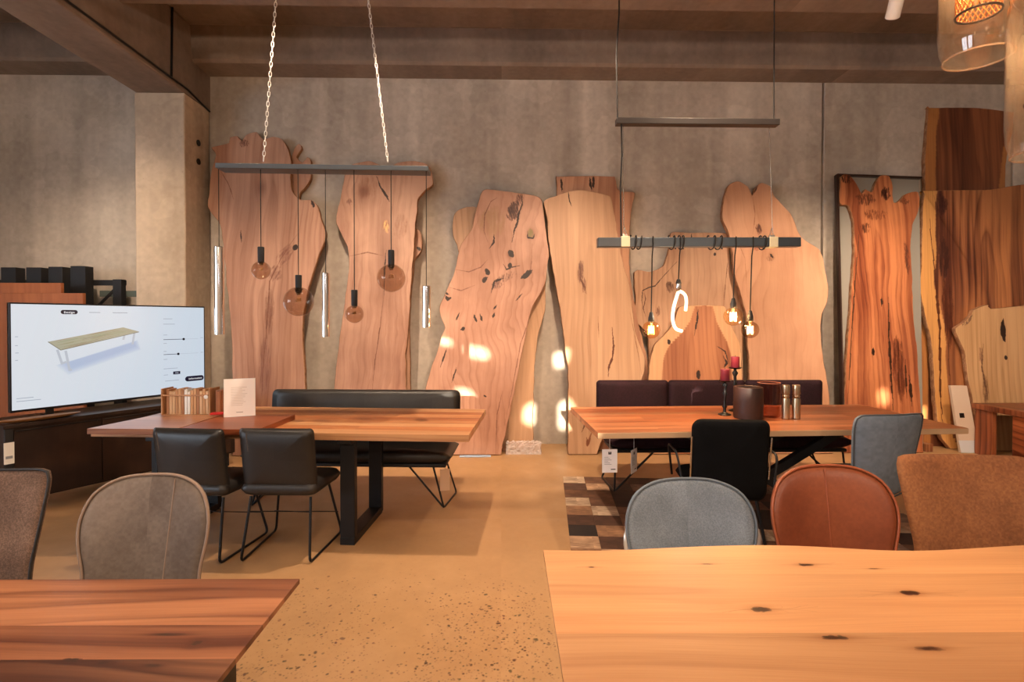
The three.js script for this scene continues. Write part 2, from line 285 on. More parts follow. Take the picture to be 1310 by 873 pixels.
// ------------------------------------------------------------------ live-edge slabs leaning on the back wall
const barkMat = [['#b08460', 5], ['#a87a52', 9]].map(([c, s]) => { const t = repeatTex(canvasTex(256, 256, (u, v) => { const k = fbm(u * 14 + s, v * 14, 4), q = vn(u * 60, v * 20); return mix3(hex('#6a452d'), hex(c), clamp(k * 1.2 + q * 0.25 - 0.15)); }), 0.5, 0.5); return std({ map: t, bumpMap: t, bumpScale: 0.008, roughness: 0.9 }); });
let slabSeed = 1;
function slab({ label, out, zb = -5.88, zt = -6.24, t = 0.06, wood, edge = 0, knots = [], cracks = [], stains = [], sap, name = 'wood_slab', group, rough = 0.55, res = 210 }) {
  const a = Math.atan((zb - zt) / 3), lift = t * Math.sin(a), Q = V3(0, lift, zb), up = V3(0, Math.cos(a), -Math.sin(a)), nrm = V3(0, Math.sin(a), Math.cos(a));
  const loc = (px, py) => { const r = ray(px, py), k = Q.clone().sub(camera.position).dot(nrm) / r.dot(nrm), p = r.multiplyScalar(k).add(camera.position); return [p.x, py >= 575 ? 0 : Math.max(0, p.clone().sub(Q).dot(up))]; };
  const seed = slabSeed++, P = out.map(([x, y]) => loc(x, y));
  // smooth the live edges, keep the sawn foot straight
  const foot = P.map((p) => p[1] <= 0.001), pts = [];
  const n = P.length;
  for (let i = 0; i < n; i++) {
    const p0 = P[(i - 1 + n) % n], p1 = P[i], p2 = P[(i + 1) % n], p3 = P[(i + 2) % n];
    if (foot[i] && foot[(i + 1) % n]) { pts.push(p1); continue; }
    const len = Math.hypot(p2[0] - p1[0], p2[1] - p1[1]), m = Math.max(2, Math.min(10, Math.round(len / 0.035)));
    for (let k = 0; k < m; k++) {
      const u = k / m, u2 = u * u, u3 = u2 * u, c = 0.36;
      const f = (d) => { const m1 = foot[i] ? 0 : (p2[d] - p0[d]) * c, m2 = foot[(i + 1) % n] ? 0 : (p3[d] - p1[d]) * c; return (2 * u3 - 3 * u2 + 1) * p1[d] + (u3 - 2 * u2 + u) * m1 + (-2 * u3 + 3 * u2) * p2[d] + (u3 - u2) * m2; };
      let x = f(0), y = f(1);
      const w = (fbm(x * 9 + seed * 5, y * 9, 3) - 0.5) * 0.024; x += y > 0.02 ? w : 0;
      pts.push([x, Math.max(0, y)]);
    }
  }
  let x0 = 1e9, x1 = -1e9, y1 = 0; for (const [x, y] of pts) { x0 = Math.min(x0, x); x1 = Math.max(x1, x); y1 = Math.max(y1, y); }
  const cx = (x0 + x1) / 2, W = x1 - x0, H = y1;
  const shape = new THREE.Shape(pts.map(([x, y]) => new THREE.Vector2(x - cx, y)));
  const bev = 0.004, g = new THREE.ExtrudeGeometry(shape, { depth: t - 2 * bev, bevelEnabled: true, bevelThickness: bev, bevelSize: bev, bevelOffset: -bev, bevelSegments: 2, curveSegments: 1 });
  g.translate(0, 0, -t + bev);
  const p = g.attributes.position, uv = g.attributes.uv;
  for (let i = 0; i < p.count; i++) { if (p.getY(i) < 0) p.setY(i, 0); uv.setXY(i, (p.getX(i) + W / 2) / W, p.getY(i) / H); }
  const cutGroup = (k) => { const out = new THREE.BufferGeometry(); for (const nm of ['position', 'normal', 'uv']) { const at = g.attributes[nm], s = at.itemSize, arr = []; for (const gr of g.groups.filter((q) => q.materialIndex === k)) arr.push(at.array.slice(gr.start * s, (gr.start + gr.count) * s)); const len = arr.reduce((q, b) => q + b.length, 0), f = new Float32Array(len); let o = 0; for (const b of arr) { f.set(b, o); o += b.length; } out.setAttribute(nm, new THREE.BufferAttribute(f, s)); } return out; };
  const tw = Math.min(640, Math.max(96, Math.round(W * res * 1.6))), th = Math.min(1024, Math.round(H * res * 1.2));
  const fn = woodFn({ seed, cx: W * 0.5, cy: H * 0.4, knots: knots.map(([px, py, r, asp]) => { const l = loc(px, py); return [l[0] - x0, l[1], r / 108, asp]; }), ...wood });
  const S = sap && hex(sap.color);
  const tex = canvasTex(tw, th, (u, v) => {
    const x = u * W, y = v * H; let c = fn(x, y);
    if (sap) { // sapwood: the pale outer rings that follow the live edges
      const w = (fbm(y * 2 + seed, seed, 3) - 0.4) * 0.12, l = sap.left ? smooth(sap.left + w + 0.012, sap.left + w - 0.012, edgeDist(y, -1, x)) : 0, r = sap.right ? smooth(sap.right + w + 0.012, sap.right + w - 0.012, edgeDist(y, 1, x)) : 0;
      const k = Math.max(l, r) * (0.8 + 0.2 * vn(x * 150, y * 3)); if (k > 0) c = mix3(c, S, k);
    }
    return c;
  }, (c, w, h) => {
    const T = (px, py) => { const l = loc(px, py); return [(l[0] - x0) / W * w, (1 - l[1] / H) * h]; }, k = w / W / 108;
    const r = rng(seed * 77);
    c.lineCap = 'round'; c.lineJoin = 'round';
    for (const [px, py, rx, ry, rot = 0, col = 'rgba(70,34,22,.35)'] of stains) {
      const [x, y] = T(px, py), ky = k * (h / H) / (w / W), X = rx * k, Y = ry * ky, m = Math.round(60 + rx * ry * 0.6), al = parseFloat(col.match(/,([.\d]+)\)/)[1]); c.strokeStyle = col.replace(/,[.\d]+\)/, `,${al * 0.6})`);
      for (let q = 0; q < m; q++) { const an = r() * 6.283, d = Math.sqrt(r()) * (0.7 + 0.5 * vn(an * 2 + px, py)), ex = Math.cos(an) * d * X, ey = Math.sin(an) * d * Y, qx = x + ex * Math.cos(rot) - ey * Math.sin(rot), qy = y + ex * Math.sin(rot) + ey * Math.cos(rot), l = (0.15 + r() * 0.35) * Y * (1.1 - d * 0.8); c.lineWidth = (0.6 + r() * 1.6) * Math.max(0.6, Math.min(X, Y) / 9); c.beginPath(); c.moveTo(qx - l * Math.sin(rot), qy - l * Math.cos(rot)); c.lineTo(qx + l * Math.sin(rot), qy + l * Math.cos(rot)); c.stroke(); }
    }
    for (const { p: line, w: lw = 1.4, col = 'rgba(38,20,12,.85)' } of cracks) {
      c.strokeStyle = col; const L = line.map(([x, y]) => T(x, y));
      for (let q = 0; q < L.length - 1; q++) { const steps = 6; for (let s = 0; s < steps; s++) { c.lineWidth = Math.max(0.8, lw * k * (0.5 + r() * 0.9) * Math.sin(Math.PI * clamp((q + (s + 0.5) / steps) / (L.length - 1), 0.08, 0.92))); const j = () => (r() - 0.5) * lw * k * 0.5; c.beginPath(); c.moveTo(lerp(L[q][0], L[q + 1][0], s / steps) + j(), lerp(L[q][1], L[q + 1][1], s / steps)); c.lineTo(lerp(L[q][0], L[q + 1][0], (s + 1) / steps) + j(), lerp(L[q][1], L[q + 1][1], (s + 1) / steps)); c.stroke(); } }
    }
  });
  function edgeDist(y, side, x) { return rowEdge(y, side) === null ? 9 : Math.abs(x - rowEdge(y, side)); }
  function rowEdge(y, side) { const i = Math.min(63, Math.max(0, Math.round(y / H * 63))); return rows[i] ? rows[i][side < 0 ? 0 : 1] : null; }
  tex.wrapS = tex.wrapT = THREE.ClampToEdgeWrapping;
  const o = thing(name, label, 'wood slab', [cx, lift, zb], 0, group);
  o.rotation.x = -a;
  part('board_face', cutGroup(0), std({ map: tex, bumpMap: tex, bumpScale: 0.0015, roughness: rough }), o);
  const e = cutGroup(1); metric(e); part('live_edge', toCreasedNormals(e, 1.1), barkMat[edge], o, 'rough darker live edge');
  o.userData.slab = undefined; delete o.userData.slab;
  return { o, loc, cx, W, H };
}
// row table for sapwood: left and right outline at 64 heights (filled before each textured slab that uses it)
let rows = [];
function slabRows(out, zb, zt, t = 0.06) { // outline in the slab's own metres, measured from its left side
  const a = Math.atan((zb - zt) / 3), lift = t * Math.sin(a), Q = V3(0, lift, zb), up = V3(0, Math.cos(a), -Math.sin(a)), nrm = V3(0, Math.sin(a), Math.cos(a));
  const P = out.map(([px, py]) => { const r = ray(px, py), k = Q.clone().sub(camera.position).dot(nrm) / r.dot(nrm), p = r.multiplyScalar(k).add(camera.position); return [p.x, py >= 575 ? 0 : Math.max(0, p.clone().sub(Q).dot(up))]; });
  const H = Math.max(...P.map((p) => p[1])), x0 = Math.min(...P.map((p) => p[0]));
  rows = []; for (let i = 0; i < 64; i++) { const y = clamp(i / 63, 0.004, 0.996) * H, xs = []; for (let k = 0; k < P.length; k++) { const [ax, ay] = P[k], [bx, by] = P[(k + 1) % P.length]; if ((ay <= y) !== (by <= y)) xs.push(ax + (bx - ax) * (y - ay) / (by - ay)); } rows.push(xs.length > 1 ? [Math.min(...xs) - x0, Math.max(...xs) - x0] : null); }
}
const BEECH = { light: '#bd937a', dark: '#7d523e', freq: 13, ring: 0.28, streak: 0.3, patch: 0.6 };
const OAK = { light: '#c49c7a', dark: '#8c6447', freq: 15, ring: 0.26, streak: 0.35, patch: 0.35 };
const FRONT = { zb: -5.88, zt: -6.23 }, BACK = { zb: -6.06, zt: -6.33 };
const lean = 'slabs leaning against the back wall';
{
  slab({ label: 'narrow beech slab with stubby knobs behind the wide forked slab by the column', ...BACK, wood: BEECH, out: [[352, 583], [352, 300], [360, 215], [372, 202], [377, 188], [383, 184], [386, 190], [379, 201], [387, 208], [393, 201], [398, 206], [397, 228], [390, 240], [383, 252], [386, 300], [380, 400], [376, 583]] });
  slab({ label: 'wide beech slab with knobbly crown next to the concrete column', ...FRONT, wood: { ...BEECH, burl: 0.05, bands: 0.25 },
    out: [[297, 583], [297, 500], [296, 430], [290, 360], [285, 305], [281, 286], [266, 265], [268, 240], [271, 215], [276, 198], [270, 189], [282, 186], [293, 183], [294, 176], [303, 174], [309, 180], [316, 172], [328, 169], [337, 178], [349, 175], [360, 178], [368, 190], [372, 204], [373, 240], [378, 250], [385, 256], [398, 256], [405, 262], [411, 280], [417, 298], [414, 310], [406, 330], [396, 365], [388, 400], [388, 440], [391, 500], [393, 583]],
    knots: [[335, 240, 10, 1.6], [399, 260, 3, 1]], stains: [[366, 325, 12, 10, -0.7, 'rgba(70,34,22,.16)'], [352, 350, 8, 10, -0.6, 'rgba(70,34,22,.16)'], [344, 400, 6, 30, 0, 'rgba(80,42,26,.16)'], [338, 470, 6, 40, 0, 'rgba(90,45,25,.12)'], [312, 183, 6, 5, 0, 'rgba(60,25,15,.5)']],
    cracks: [{ p: [[308, 295], [309, 310]], w: 1.6 }, { p: [[377, 318], [379, 315]], w: 4 }, { p: [[380, 300], [360, 330], [345, 360], [341, 420], [336, 480], [335, 505]], w: 1.2, col: 'rgba(90,45,22,.6)' }, { p: [[399, 256], [401, 265]], w: 3 }, { p: [[282, 218], [292, 235], [299, 255]], w: 1, col: 'rgba(90,50,28,.6)' }] });
  slab({ label: 'narrow slab strip with a burl bump peeking out behind the waisted slab', ...BACK, wood: BEECH, out: [[498, 583], [505, 330], [512, 292], [532, 292], [539, 299], [540, 318], [536, 326], [529, 340], [524, 420], [527, 583]], cracks: [{ p: [[534, 317], [538, 320]], w: 3 }] });
  slab({ label: 'waisted beech slab with a flared top behind the globe pendant lamps', ...FRONT, wood: { ...BEECH, burl: 0.14, patch: 0.7 },
    out: [[426, 583], [427, 505], [433, 440], [439, 400], [444, 360], [447, 332], [443, 313], [430, 283], [435, 255], [441, 225], [447, 212], [460, 208], [473, 206], [484, 210], [497, 214], [510, 208], [530, 206], [545, 210], [552, 220], [554, 236], [543, 244], [535, 255], [533, 275], [531, 300], [527, 340], [524, 400], [519, 450], [520, 505], [522, 583]],
    knots: [[494, 288, 5, 1.6], [465, 245, 12, 1.2]], stains: [[468, 240, 14, 14, 0, 'rgba(100,56,34,.07)'], [513, 290, 10, 14, 0, 'rgba(100,56,34,.07)'], [447, 258, 4, 4], [494, 290, 4, 8, 0, 'rgba(230,180,110,.6)']],
    cracks: [{ p: [[482, 226], [487, 240], [495, 252], [498, 258]], w: 2 }, { p: [[494, 320], [492, 345], [491, 378]], w: 1.6 }, { p: [[491, 378], [486, 420], [480, 460], [476, 500]], w: 1.1, col: 'rgba(80,40,22,.7)' }, { p: [[447, 328], [470, 323], [490, 327]], w: 1, col: 'rgba(90,50,30,.5)' }] });
  // third stack: burled slab, one behind it and a wrapped one beside it
  slab({ label: 'rounded pale slab edge sticking out behind the heavily pitted slab', ...BACK, wood: OAK, out: [[600, 583], [592, 350], [587, 325], [584, 312], [580, 304], [580, 277], [586, 269], [598, 265], [612, 266], [640, 285], [650, 330], [652, 583]] });
  slab({ label: 'pale curved slab with its foot wrapped in crumpled plastic', ...BACK, wood: OAK, out: [[640, 583], [645, 500], [650, 430], [664, 370], [680, 345], [698, 342], [698, 370], [697, 400], [689, 423], [686, 446], [683, 492], [682, 544], [684, 583]] });
  slab({ label: 'heavily pitted burl slab tilting to one side with holes and resin patches', ...FRONT, wood: { ...BEECH, light: '#bd9078', dark: '#855843', burl: 0.2, patch: 0.7, ring: 0.3, streak: 0.15 },
    out: [[548, 583], [543, 545], [543, 505], [551, 476], [564, 434], [569, 420], [564, 405], [562, 391], [573, 368], [582, 345], [590, 312], [604, 292], [611, 261], [619, 243], [640, 244], [662, 247], [682, 250], [692, 256], [698, 290], [703, 325], [700, 337], [697, 364], [682, 391], [677, 409], [668, 453], [659, 498], [648, 549], [641, 576], [635, 583]],
    knots: [[680, 299, 8, 1.3], [652, 326, 5, 1.3]], stains: [[656, 270, 7, 13, 0.5, 'rgba(50,22,16,.55)'], [664, 256, 4, 9, 0.5, 'rgba(50,22,16,.5)'], [645, 356, 16, 5, -0.3, 'rgba(60,34,28,.45)'], [636, 365, 7, 5, 0, 'rgba(60,34,28,.4)'], [679, 299, 4.5, 6.5, 0, 'rgba(120,104,60,.8)'], [630, 285, 18, 22, 0, 'rgba(110,70,50,.05)']],
    cracks: [{ p: [[668, 250], [668, 262], [663, 275], [662, 285], [658, 295], [655, 310]], w: 2 }, { p: [[675, 295], [675, 304], [682, 305], [684, 299]], w: 1.6 }, { p: [[653, 322], [655, 328]], w: 6 }, { p: [[652, 338], [652, 342]], w: 4 }, { p: [[644, 338], [648, 345], [655, 342], [665, 340]], w: 1.2 }, { p: [[623, 345], [624, 351]], w: 6 }, { p: [[618, 361], [623, 355]], w: 3.5 }, { p: [[667, 356], [673, 352], [680, 346]], w: 5 }, { p: [[628, 375], [633, 360], [645, 356]], w: 2 }, { p: [[569, 378], [573, 383], [577, 381]], w: 2.6 }, { p: [[568, 374], [574, 377]], w: 1.6 },
      { p: [[632, 300], [632, 310], [626, 318]], w: 1.8 }, { p: [[636, 253], [628, 258], [620, 275], [619, 295], [624, 310]], w: 0.9, col: 'rgba(90,50,34,.7)' }, { p: [[582, 345], [600, 348], [615, 342], [624, 332]], w: 0.9, col: 'rgba(90,50,34,.6)' }, { p: [[575, 368], [590, 372], [608, 365]], w: 0.9, col: 'rgba(90,50,34,.5)' }, { p: [[606, 403], [610, 412]], w: 2 }, { p: [[614, 402], [617, 411]], w: 2 }, { p: [[630, 407], [633, 400]], w: 2 }, { p: [[583, 410], [588, 400]], w: 1.8 }, { p: [[590, 422], [594, 420]], w: 3 }, { p: [[660, 385], [668, 376]], w: 1.4 }, { p: [[631, 396], [636, 390]], w: 1.4 }, { p: [[578, 490], [584, 470]], w: 1.4 }, { p: [[619, 506], [622, 508]], w: 2.2 }, { p: [[563, 470], [572, 445]], w: 1.5 },
      { p: [[690, 375], [680, 400], [666, 440], [655, 500], [645, 545]], w: 1, col: 'rgba(90,50,34,.55)' }, { p: [[681, 312], [680, 335], [678, 352]], w: 0.8, col: 'rgba(90,50,34,.5)' }, { p: [[634, 583], [636, 530], [643, 500]], w: 1, col: 'rgba(90,50,34,.6)' }] });
  // plastic film round the foot of the curved slab
  { const p0 = onZ(648, 570, -5.93), p1 = onZ(692, 570, -5.93), w = p1.x - p0.x, g = new THREE.BoxGeometry(w, 0.13, 0.1, 36, 12, 6), q = g.attributes.position;
    for (let i = 0; i < q.count; i++) { const k = (fbm(q.getX(i) * 55 + 3, q.getY(i) * 45 + q.getZ(i) * 32, 3) - 0.5) * 0.045; q.setX(i, q.getX(i) + k); q.setZ(i, q.getZ(i) + k * 0.7); q.setY(i, Math.max(-0.065, q.getY(i) + k * (q.getY(i) > 0 ? 1 : 0))); }
    const t = thing('plastic_wrap', 'crumpled clear plastic film bundled at the foot of the curved slab', 'plastic wrap', [(p0.x + p1.x) / 2, 0, -5.965]);
    const gg = g.toNonIndexed(); gg.computeVertexNormals(); part('film', gg.translate(0, 0.065, 0), phys({ color: '#efe6e2', roughness: 0.08, transmission: 0.55, thickness: 0, specularIntensity: 1, clearcoat: 1, clearcoatRoughness: 0.05 }), t); }
  slab({ label: 'red tinted slab with a stepped split top behind the smooth oak plank', ...BACK, wood: { ...BEECH, light: '#bf8f70', dark: '#80503c', bands: 0.3 }, out: [[745, 583], [738, 480], [726, 380], [714, 300], [712, 229], [712.4, 226.6], [714, 226], [756, 225], [785, 226], [787, 226.6], [787.6, 229], [789, 241], [795, 245], [812, 247], [808, 267], [805, 323], [806, 348], [814, 400], [828, 460], [836, 520], [838, 583]],
    cracks: [{ p: [[755, 227], [755, 236], [757, 243]], w: 2.2 }, { p: [[760, 226], [759, 240]], w: 3 }, { p: [[718, 228], [719, 245]], w: 2.4 }] });
  slab({ label: 'smooth pale oak slab with a gently arched top and one long crack', ...FRONT, wood: { ...OAK, freq: 14 },
    out: [[727, 583], [727, 510], [727, 473], [723, 446], [719, 411], [711, 364], [704, 323], [700, 282], [696, 258], [710, 251], [727, 245], [744, 243], [760, 246], [780, 251], [783, 258], [787, 280], [791, 302], [797, 335], [805, 364], [810, 399], [814, 427], [825, 458], [824, 476], [815, 500], [790, 530], [772, 558], [764, 583]],
    knots: [[742, 350, 7, 2.4]], stains: [[743, 347, 4, 14, 0.1], [747, 365, 3, 10, 0.1]], cracks: [{ p: [[727, 245], [728, 255], [731, 264]], w: 1.2 }, { p: [[783, 419], [785, 440], [784, 455], [779, 470], [778, 482]], w: 2.2, col: 'rgba(80,34,18,.85)' }, { p: [[743, 342], [743, 358], [748, 368], [750, 376]], w: 1.8, col: 'rgba(90,48,28,.7)' }, { p: [[744, 553], [750, 540], [758, 538], [763, 548]], w: 2.2, col: 'rgba(70,36,20,.7)' }, { p: [[751, 560], [752, 570], [757, 553]], w: 3, col: 'rgba(110,60,34,.6)' }, { p: [[765, 405], [766, 432]], w: 0.8, col: 'rgba(100,60,36,.6)' }, { p: [[806, 400], [815, 445], [821, 480]], w: 0.9, col: 'rgba(110,66,40,.6)' }] });
  slab({ label: 'broad pale slab with an ear on one side and a sawn top below the black lamp bar', ...BACK, wood: { ...OAK, light: '#c49c7c', dark: '#8c6248', burl: 0.1 },
    out: [[834, 583], [830, 500], [829, 432], [815, 412], [813, 380], [812, 348], [820, 346], [832, 348], [848, 340], [856, 318], [859, 298], [883, 298], [930, 299], [933, 316], [935, 342], [941, 358], [949, 374], [951, 412], [951, 486], [955, 583]],
    knots: [[858, 368, 6, 1.3], [842, 400, 4, 1.3]], stains: [[857, 367, 5, 7, 0, 'rgba(60,30,18,.5)'], [842, 398, 3, 6, 0]], cracks: [{ p: [[824, 400], [821, 385], [822, 372], [830, 368], [838, 366], [850, 352], [866, 335]], w: 1.1 }, { p: [[824, 375], [826, 382], [823, 395], [826, 405]], w: 1, col: 'rgba(70,36,20,.7)' }, { p: [[933, 320], [930, 345], [927, 375], [926, 392]], w: 0.9, col: 'rgba(80,40,24,.6)' }, { p: [[855, 434], [856, 440]], w: 3 }, { p: [[885, 299], [884, 306]], w: 1.2 }, { p: [[914, 325], [915, 326]], w: 3 }] });
  { const out = [[832, 583], [830, 486], [831, 464], [838, 441], [853, 425], [863, 411], [869, 393], [883, 391], [915, 391], [928, 393], [933, 412], [946, 438], [950, 486], [952, 583]]; slabRows(out, FRONT.zb, FRONT.zt);
    slab({ label: 'short dark hearted slab with pale sapwood standing in front of the broad pale slab', ...FRONT, out, wood: { ...BEECH, light: '#b67a54', dark: '#7c4329', freq: 22, bands: 0.35 }, sap: { color: '#d3a579', left: 0.16, right: 0.12 }, knots: [[893, 480, 6, 2]],
      cracks: [{ p: [[893, 396], [892, 410], [888, 430]], w: 2 }, { p: [[894, 475], [893, 485]], w: 4 }, { p: [[925, 455], [930, 465], [926, 470]], w: 2 }, { p: [[855, 435], [856, 440]], w: 3 }, { p: [[917, 443], [928, 450], [932, 465]], w: 1.4 }] }); }
  slab({ label: 'large smooth salmon toned slab with a heart shaped top notch', ...FRONT, wood: { ...BEECH, light: '#c89878', dark: '#9a6a4c', freq: 10, ring: 0.25, streak: 0.15, burl: 0.12 },
    out: [[960, 583], [959, 486], [957, 444], [954, 400], [944, 364], [938, 345], [938, 326], [931, 297], [923, 275], [928, 246], [935, 235], [945, 232], [957, 239], [963, 250], [967, 240], [974, 234], [986, 239], [992, 252], [1012, 275], [1025, 303], [1047, 319], [1055, 339], [1060, 380], [1052, 400], [1050, 428], [1053, 460], [1060, 499], [1066, 583]],
    knots: [[971, 294, 6, 1.3], [987, 328, 5, 1.4]], stains: [[971, 293, 4, 7, 0.2, 'rgba(70,30,18,.65)'], [968, 317, 5, 4, 0, 'rgba(120,40,24,.5)'], [985, 331, 6, 4, 0, 'rgba(90,50,30,.3)']],
    cracks: [{ p: [[964, 248], [966, 243], [969, 238]], w: 3 }, { p: [[985, 325], [989, 330]], w: 2 }, { p: [[940, 300], [953, 330], [956, 380]], w: 0.8, col: 'rgba(130,80,50,.5)' }, { p: [[963, 252], [966, 275], [963, 300]], w: 0.9, col: 'rgba(120,70,44,.6)' }] });
  // red slab cast in clear resin
  {
    const r = slab({ label: 'red hardwood slab with burnt forked top cast in a clear resin panel', zb: -5.9, zt: -6.22, t: 0.05, wood: { light: '#bd7a50', dark: '#5f2817', freq: 17, ring: 0.26, streak: 0.55, patch: 0.8, bands: 0.3, burl: 0.06 },
      out: [[1079, 583], [1081, 506], [1084, 440], [1088, 400], [1090, 360], [1093, 315], [1091, 278], [1085, 263], [1075, 260], [1076, 226], [1087, 224], [1094, 233], [1102, 248], [1107, 242], [1115, 246], [1121, 234], [1126, 225], [1136, 225], [1141, 234], [1143, 259], [1152, 255], [1159, 248], [1175, 246], [1175, 271], [1168, 288], [1165, 315], [1167, 360], [1168, 400], [1173, 443], [1179, 529], [1182, 583]],
      stains: [[1083, 228, 8, 7, 0, 'rgba(30,10,8,.6)'], [1133, 248, 6, 9, 0, 'rgba(30,10,8,.55)'], [1108, 255, 12, 8, 0, 'rgba(40,12,8,.4)'], [1155, 257, 10, 4, 0.2, 'rgba(30,10,8,.5)'], [1118, 275, 16, 7, 0, 'rgba(70,30,14,.4)'], [1107, 292, 6, 7, 0, 'rgba(50,22,12,.4)'], [1160, 330, 3, 20, 0, 'rgba(40,14,8,.4)'], [1150, 470, 8, 40, 0, 'rgba(60,20,10,.25)']],
      cracks: [{ p: [[1136, 380], [1137, 430], [1140, 480], [1143, 525]], w: 2.6 }, { p: [[1117, 445], [1117, 455]], w: 3 }, { p: [[1163, 480], [1167, 520]], w: 3 }, { p: [[1099, 300], [1094, 360], [1090, 420], [1084, 520]], w: 1.6 }, { p: [[1158, 460], [1160, 510]], w: 2 }, { p: [[1128, 380], [1128, 392]], w: 2 }], rough: 0.3 });
    const L = (px, py) => { const q = r.loc(px, py); return [q[0] - r.cx, q[1]]; };
    const A = L(1072, 223), B = L(1180, 227), C = L(1186, 583), D = L(1081, 583);
    const sh = new THREE.Shape([D, C, B, A].map((q) => new THREE.Vector2(...q)));
    part('resin_panel', new THREE.ExtrudeGeometry(sh, { depth: 0.012, bevelEnabled: false }).translate(0, 0, -0.064), phys({ color: '#aaa69d', roughness: 0.2, transmission: 0.35, thickness: 0 }), r.o, 'smoky clear resin');
    const rim = [[D, A], [A, B]].map(([p, q]) => bar(V3(p[0], p[1], -0.03), V3(q[0], q[1], -0.03), 0.02, 0.055)); part('resin_rim', merge(rim), flat('#33211c', 0.3), r.o, 'dark resin edge');
  }
  { const out = [[1178, 583], [1179, 400], [1183, 243], [1183, 216], [1187.5, 140], [1188, 138.6], [1188.8, 138], [1249, 138], [1296, 143.5], [1297, 144.5], [1297, 160], [1290, 192], [1286, 240], [1284, 583]]; slabRows(out, -6.21, -6.34);
    slab({ label: 'tall dark walnut slab rising behind the wide striped slab', zb: -6.21, zt: -6.34, out, wood: { light: '#8f5738', dark: '#452216', freq: 12, ring: 0.32, streak: 0.5, patch: 0.6, bands: 0.35 }, sap: { color: '#b57a44', left: 0.09, right: 0.03 }, rough: 0.45 }); }
  { const out = [[1216, 583], [1205, 560], [1199, 539], [1194, 475], [1191, 436], [1182, 396], [1177, 370], [1179, 329], [1180, 288], [1182.6, 246], [1182.9, 244.6], [1184, 244], [1260, 243], [1345, 244], [1352, 400], [1356, 583]]; slabRows(out, -6.08, -6.26);
    slab({ label: 'wide striped walnut slab with pale sapwood edge', zb: -6.08, zt: -6.26, out, wood: { light: '#b87a4c', dark: '#492317', freq: 12, ring: 0.32, streak: 0.55, patch: 0.8, bands: 0.5 }, sap: { color: '#d19a5a', left: 0.15 }, rough: 0.45,
      stains: [[1207, 330, 7, 26, 0, 'rgba(40,14,10,.45)'], [1213, 400, 7, 40, 0, 'rgba(60,20,12,.35)'], [1204, 262, 9, 14, 0, 'rgba(40,14,10,.3)']], cracks: [{ p: [[1189, 280], [1197, 360], [1202, 420], [1203, 500], [1206, 545]], w: 3, col: 'rgba(70,30,14,.8)' }, { p: [[1195, 250], [1206, 330], [1212, 420], [1218, 540]], w: 2, col: 'rgba(70,30,14,.6)' }] }); }
  slab({ label: 'short pale spalted slab with a dark notch leaning on the wide walnut slab', zb: -5.985, zt: -6.18, t: 0.05, wood: { light: '#c79f74', dark: '#8d6640', freq: 16, ring: 0.35, streak: 0.45, patch: 0.5 },
    out: [[1257, 583], [1252, 550], [1245, 515], [1239, 489], [1233, 449], [1225, 431], [1222, 420], [1232, 413], [1243, 403], [1245, 397], [1256, 392], [1265, 390], [1268, 395], [1310, 391], [1345, 390], [1348, 583]],
    stains: [[1238, 410, 8, 4, -0.6, 'rgba(45,22,20,.7)'], [1283, 420, 3, 10, 0.1, 'rgba(30,18,16,.8)'], [1255, 455, 3, 10, 0], [1261, 500, 4, 18, 0, 'rgba(70,40,24,.3)']], cracks: [{ p: [[1283, 408], [1283, 425], [1285, 437]], w: 5 }, { p: [[1258, 440], [1256, 470], [1262, 500], [1261, 520]], w: 1.6, col: 'rgba(80,48,28,.7)' }, { p: [[1287, 457], [1287, 459]], w: 3 }] });
}
// ------------------------------------------------------------------ materials for furniture
const OAKTOP = { light: '#cf9b6c', dark: '#8f5a36', freq: 18, ring: 0.3, streak: 0.25, patch: 0.35, cx: 0.4, cy: 0.8 };
const WALNUT = { light: '#a56f4c', dark: '#4c2617', freq: 16, ring: 0.45, streak: 0.4, patch: 0.7, bands: 0.35, cx: 0.4, cy: 0.8 };
const ACACIA = { light: '#ad7a56', dark: '#653822', freq: 20, ring: 0.4, streak: 0.4, patch: 0.7, bands: 0.3, cx: 0.4, cy: 0.8 };
const TEAKY = { light: '#bd8d62', dark: '#7d5031', freq: 22, ring: 0.4, streak: 0.45, patch: 0.6, bands: 0.2, cx: 0.4, cy: 0.8 };
const tones = (o, cols, rough) => { const t = woodTile(o, 512, 1024, 0.8, 1.6); return cols.map((c) => phys({ map: t, bumpMap: t, bumpScale: 0.0008, color: c, roughness: rough, specularIntensity: 0.7 })); };
M.oakTop = tones({ ...OAKTOP, seed: 51 }, ['#ffffff', '#fff0dc', '#f6e6d2', '#ffead0'], 0.42);
M.walnut = tones({ ...WALNUT, seed: 52 }, ['#ffffff', '#ffe2d0', '#e6cfc4', '#f4d0b8'], 0.4);
M.acacia = tones({ ...ACACIA, seed: 53 }, ['#ffffff', '#d6a68a', '#efd0bc', '#fbeade', '#b98468', '#e2bda6'], 0.35);
M.teaky = tones({ ...TEAKY, seed: 54 }, ['#ffffff', '#eccdb6', '#f7e4d6', '#dcb89e'], 0.45);
const fabric = (a, b, sc, seed, rough = 0.95, bump = 0.0015) => { const t = repeatTex(canvasTex(512, 512, (u, v) => { const k = fbm(u * 90 * sc + seed, v * 90 * sc, 2), q = fbm(u * 4 + seed, v * 4, 4); return mix3(hex(a), hex(b), clamp(0.65 * k + 0.7 * q - 0.15)); }), 0.5, 0.5); return phys({ map: t, bumpMap: t, bumpScale: bump, roughness: rough, sheen: 0.25, sheenColor: new THREE.Color(b), sheenRoughness: 0.6 }); };
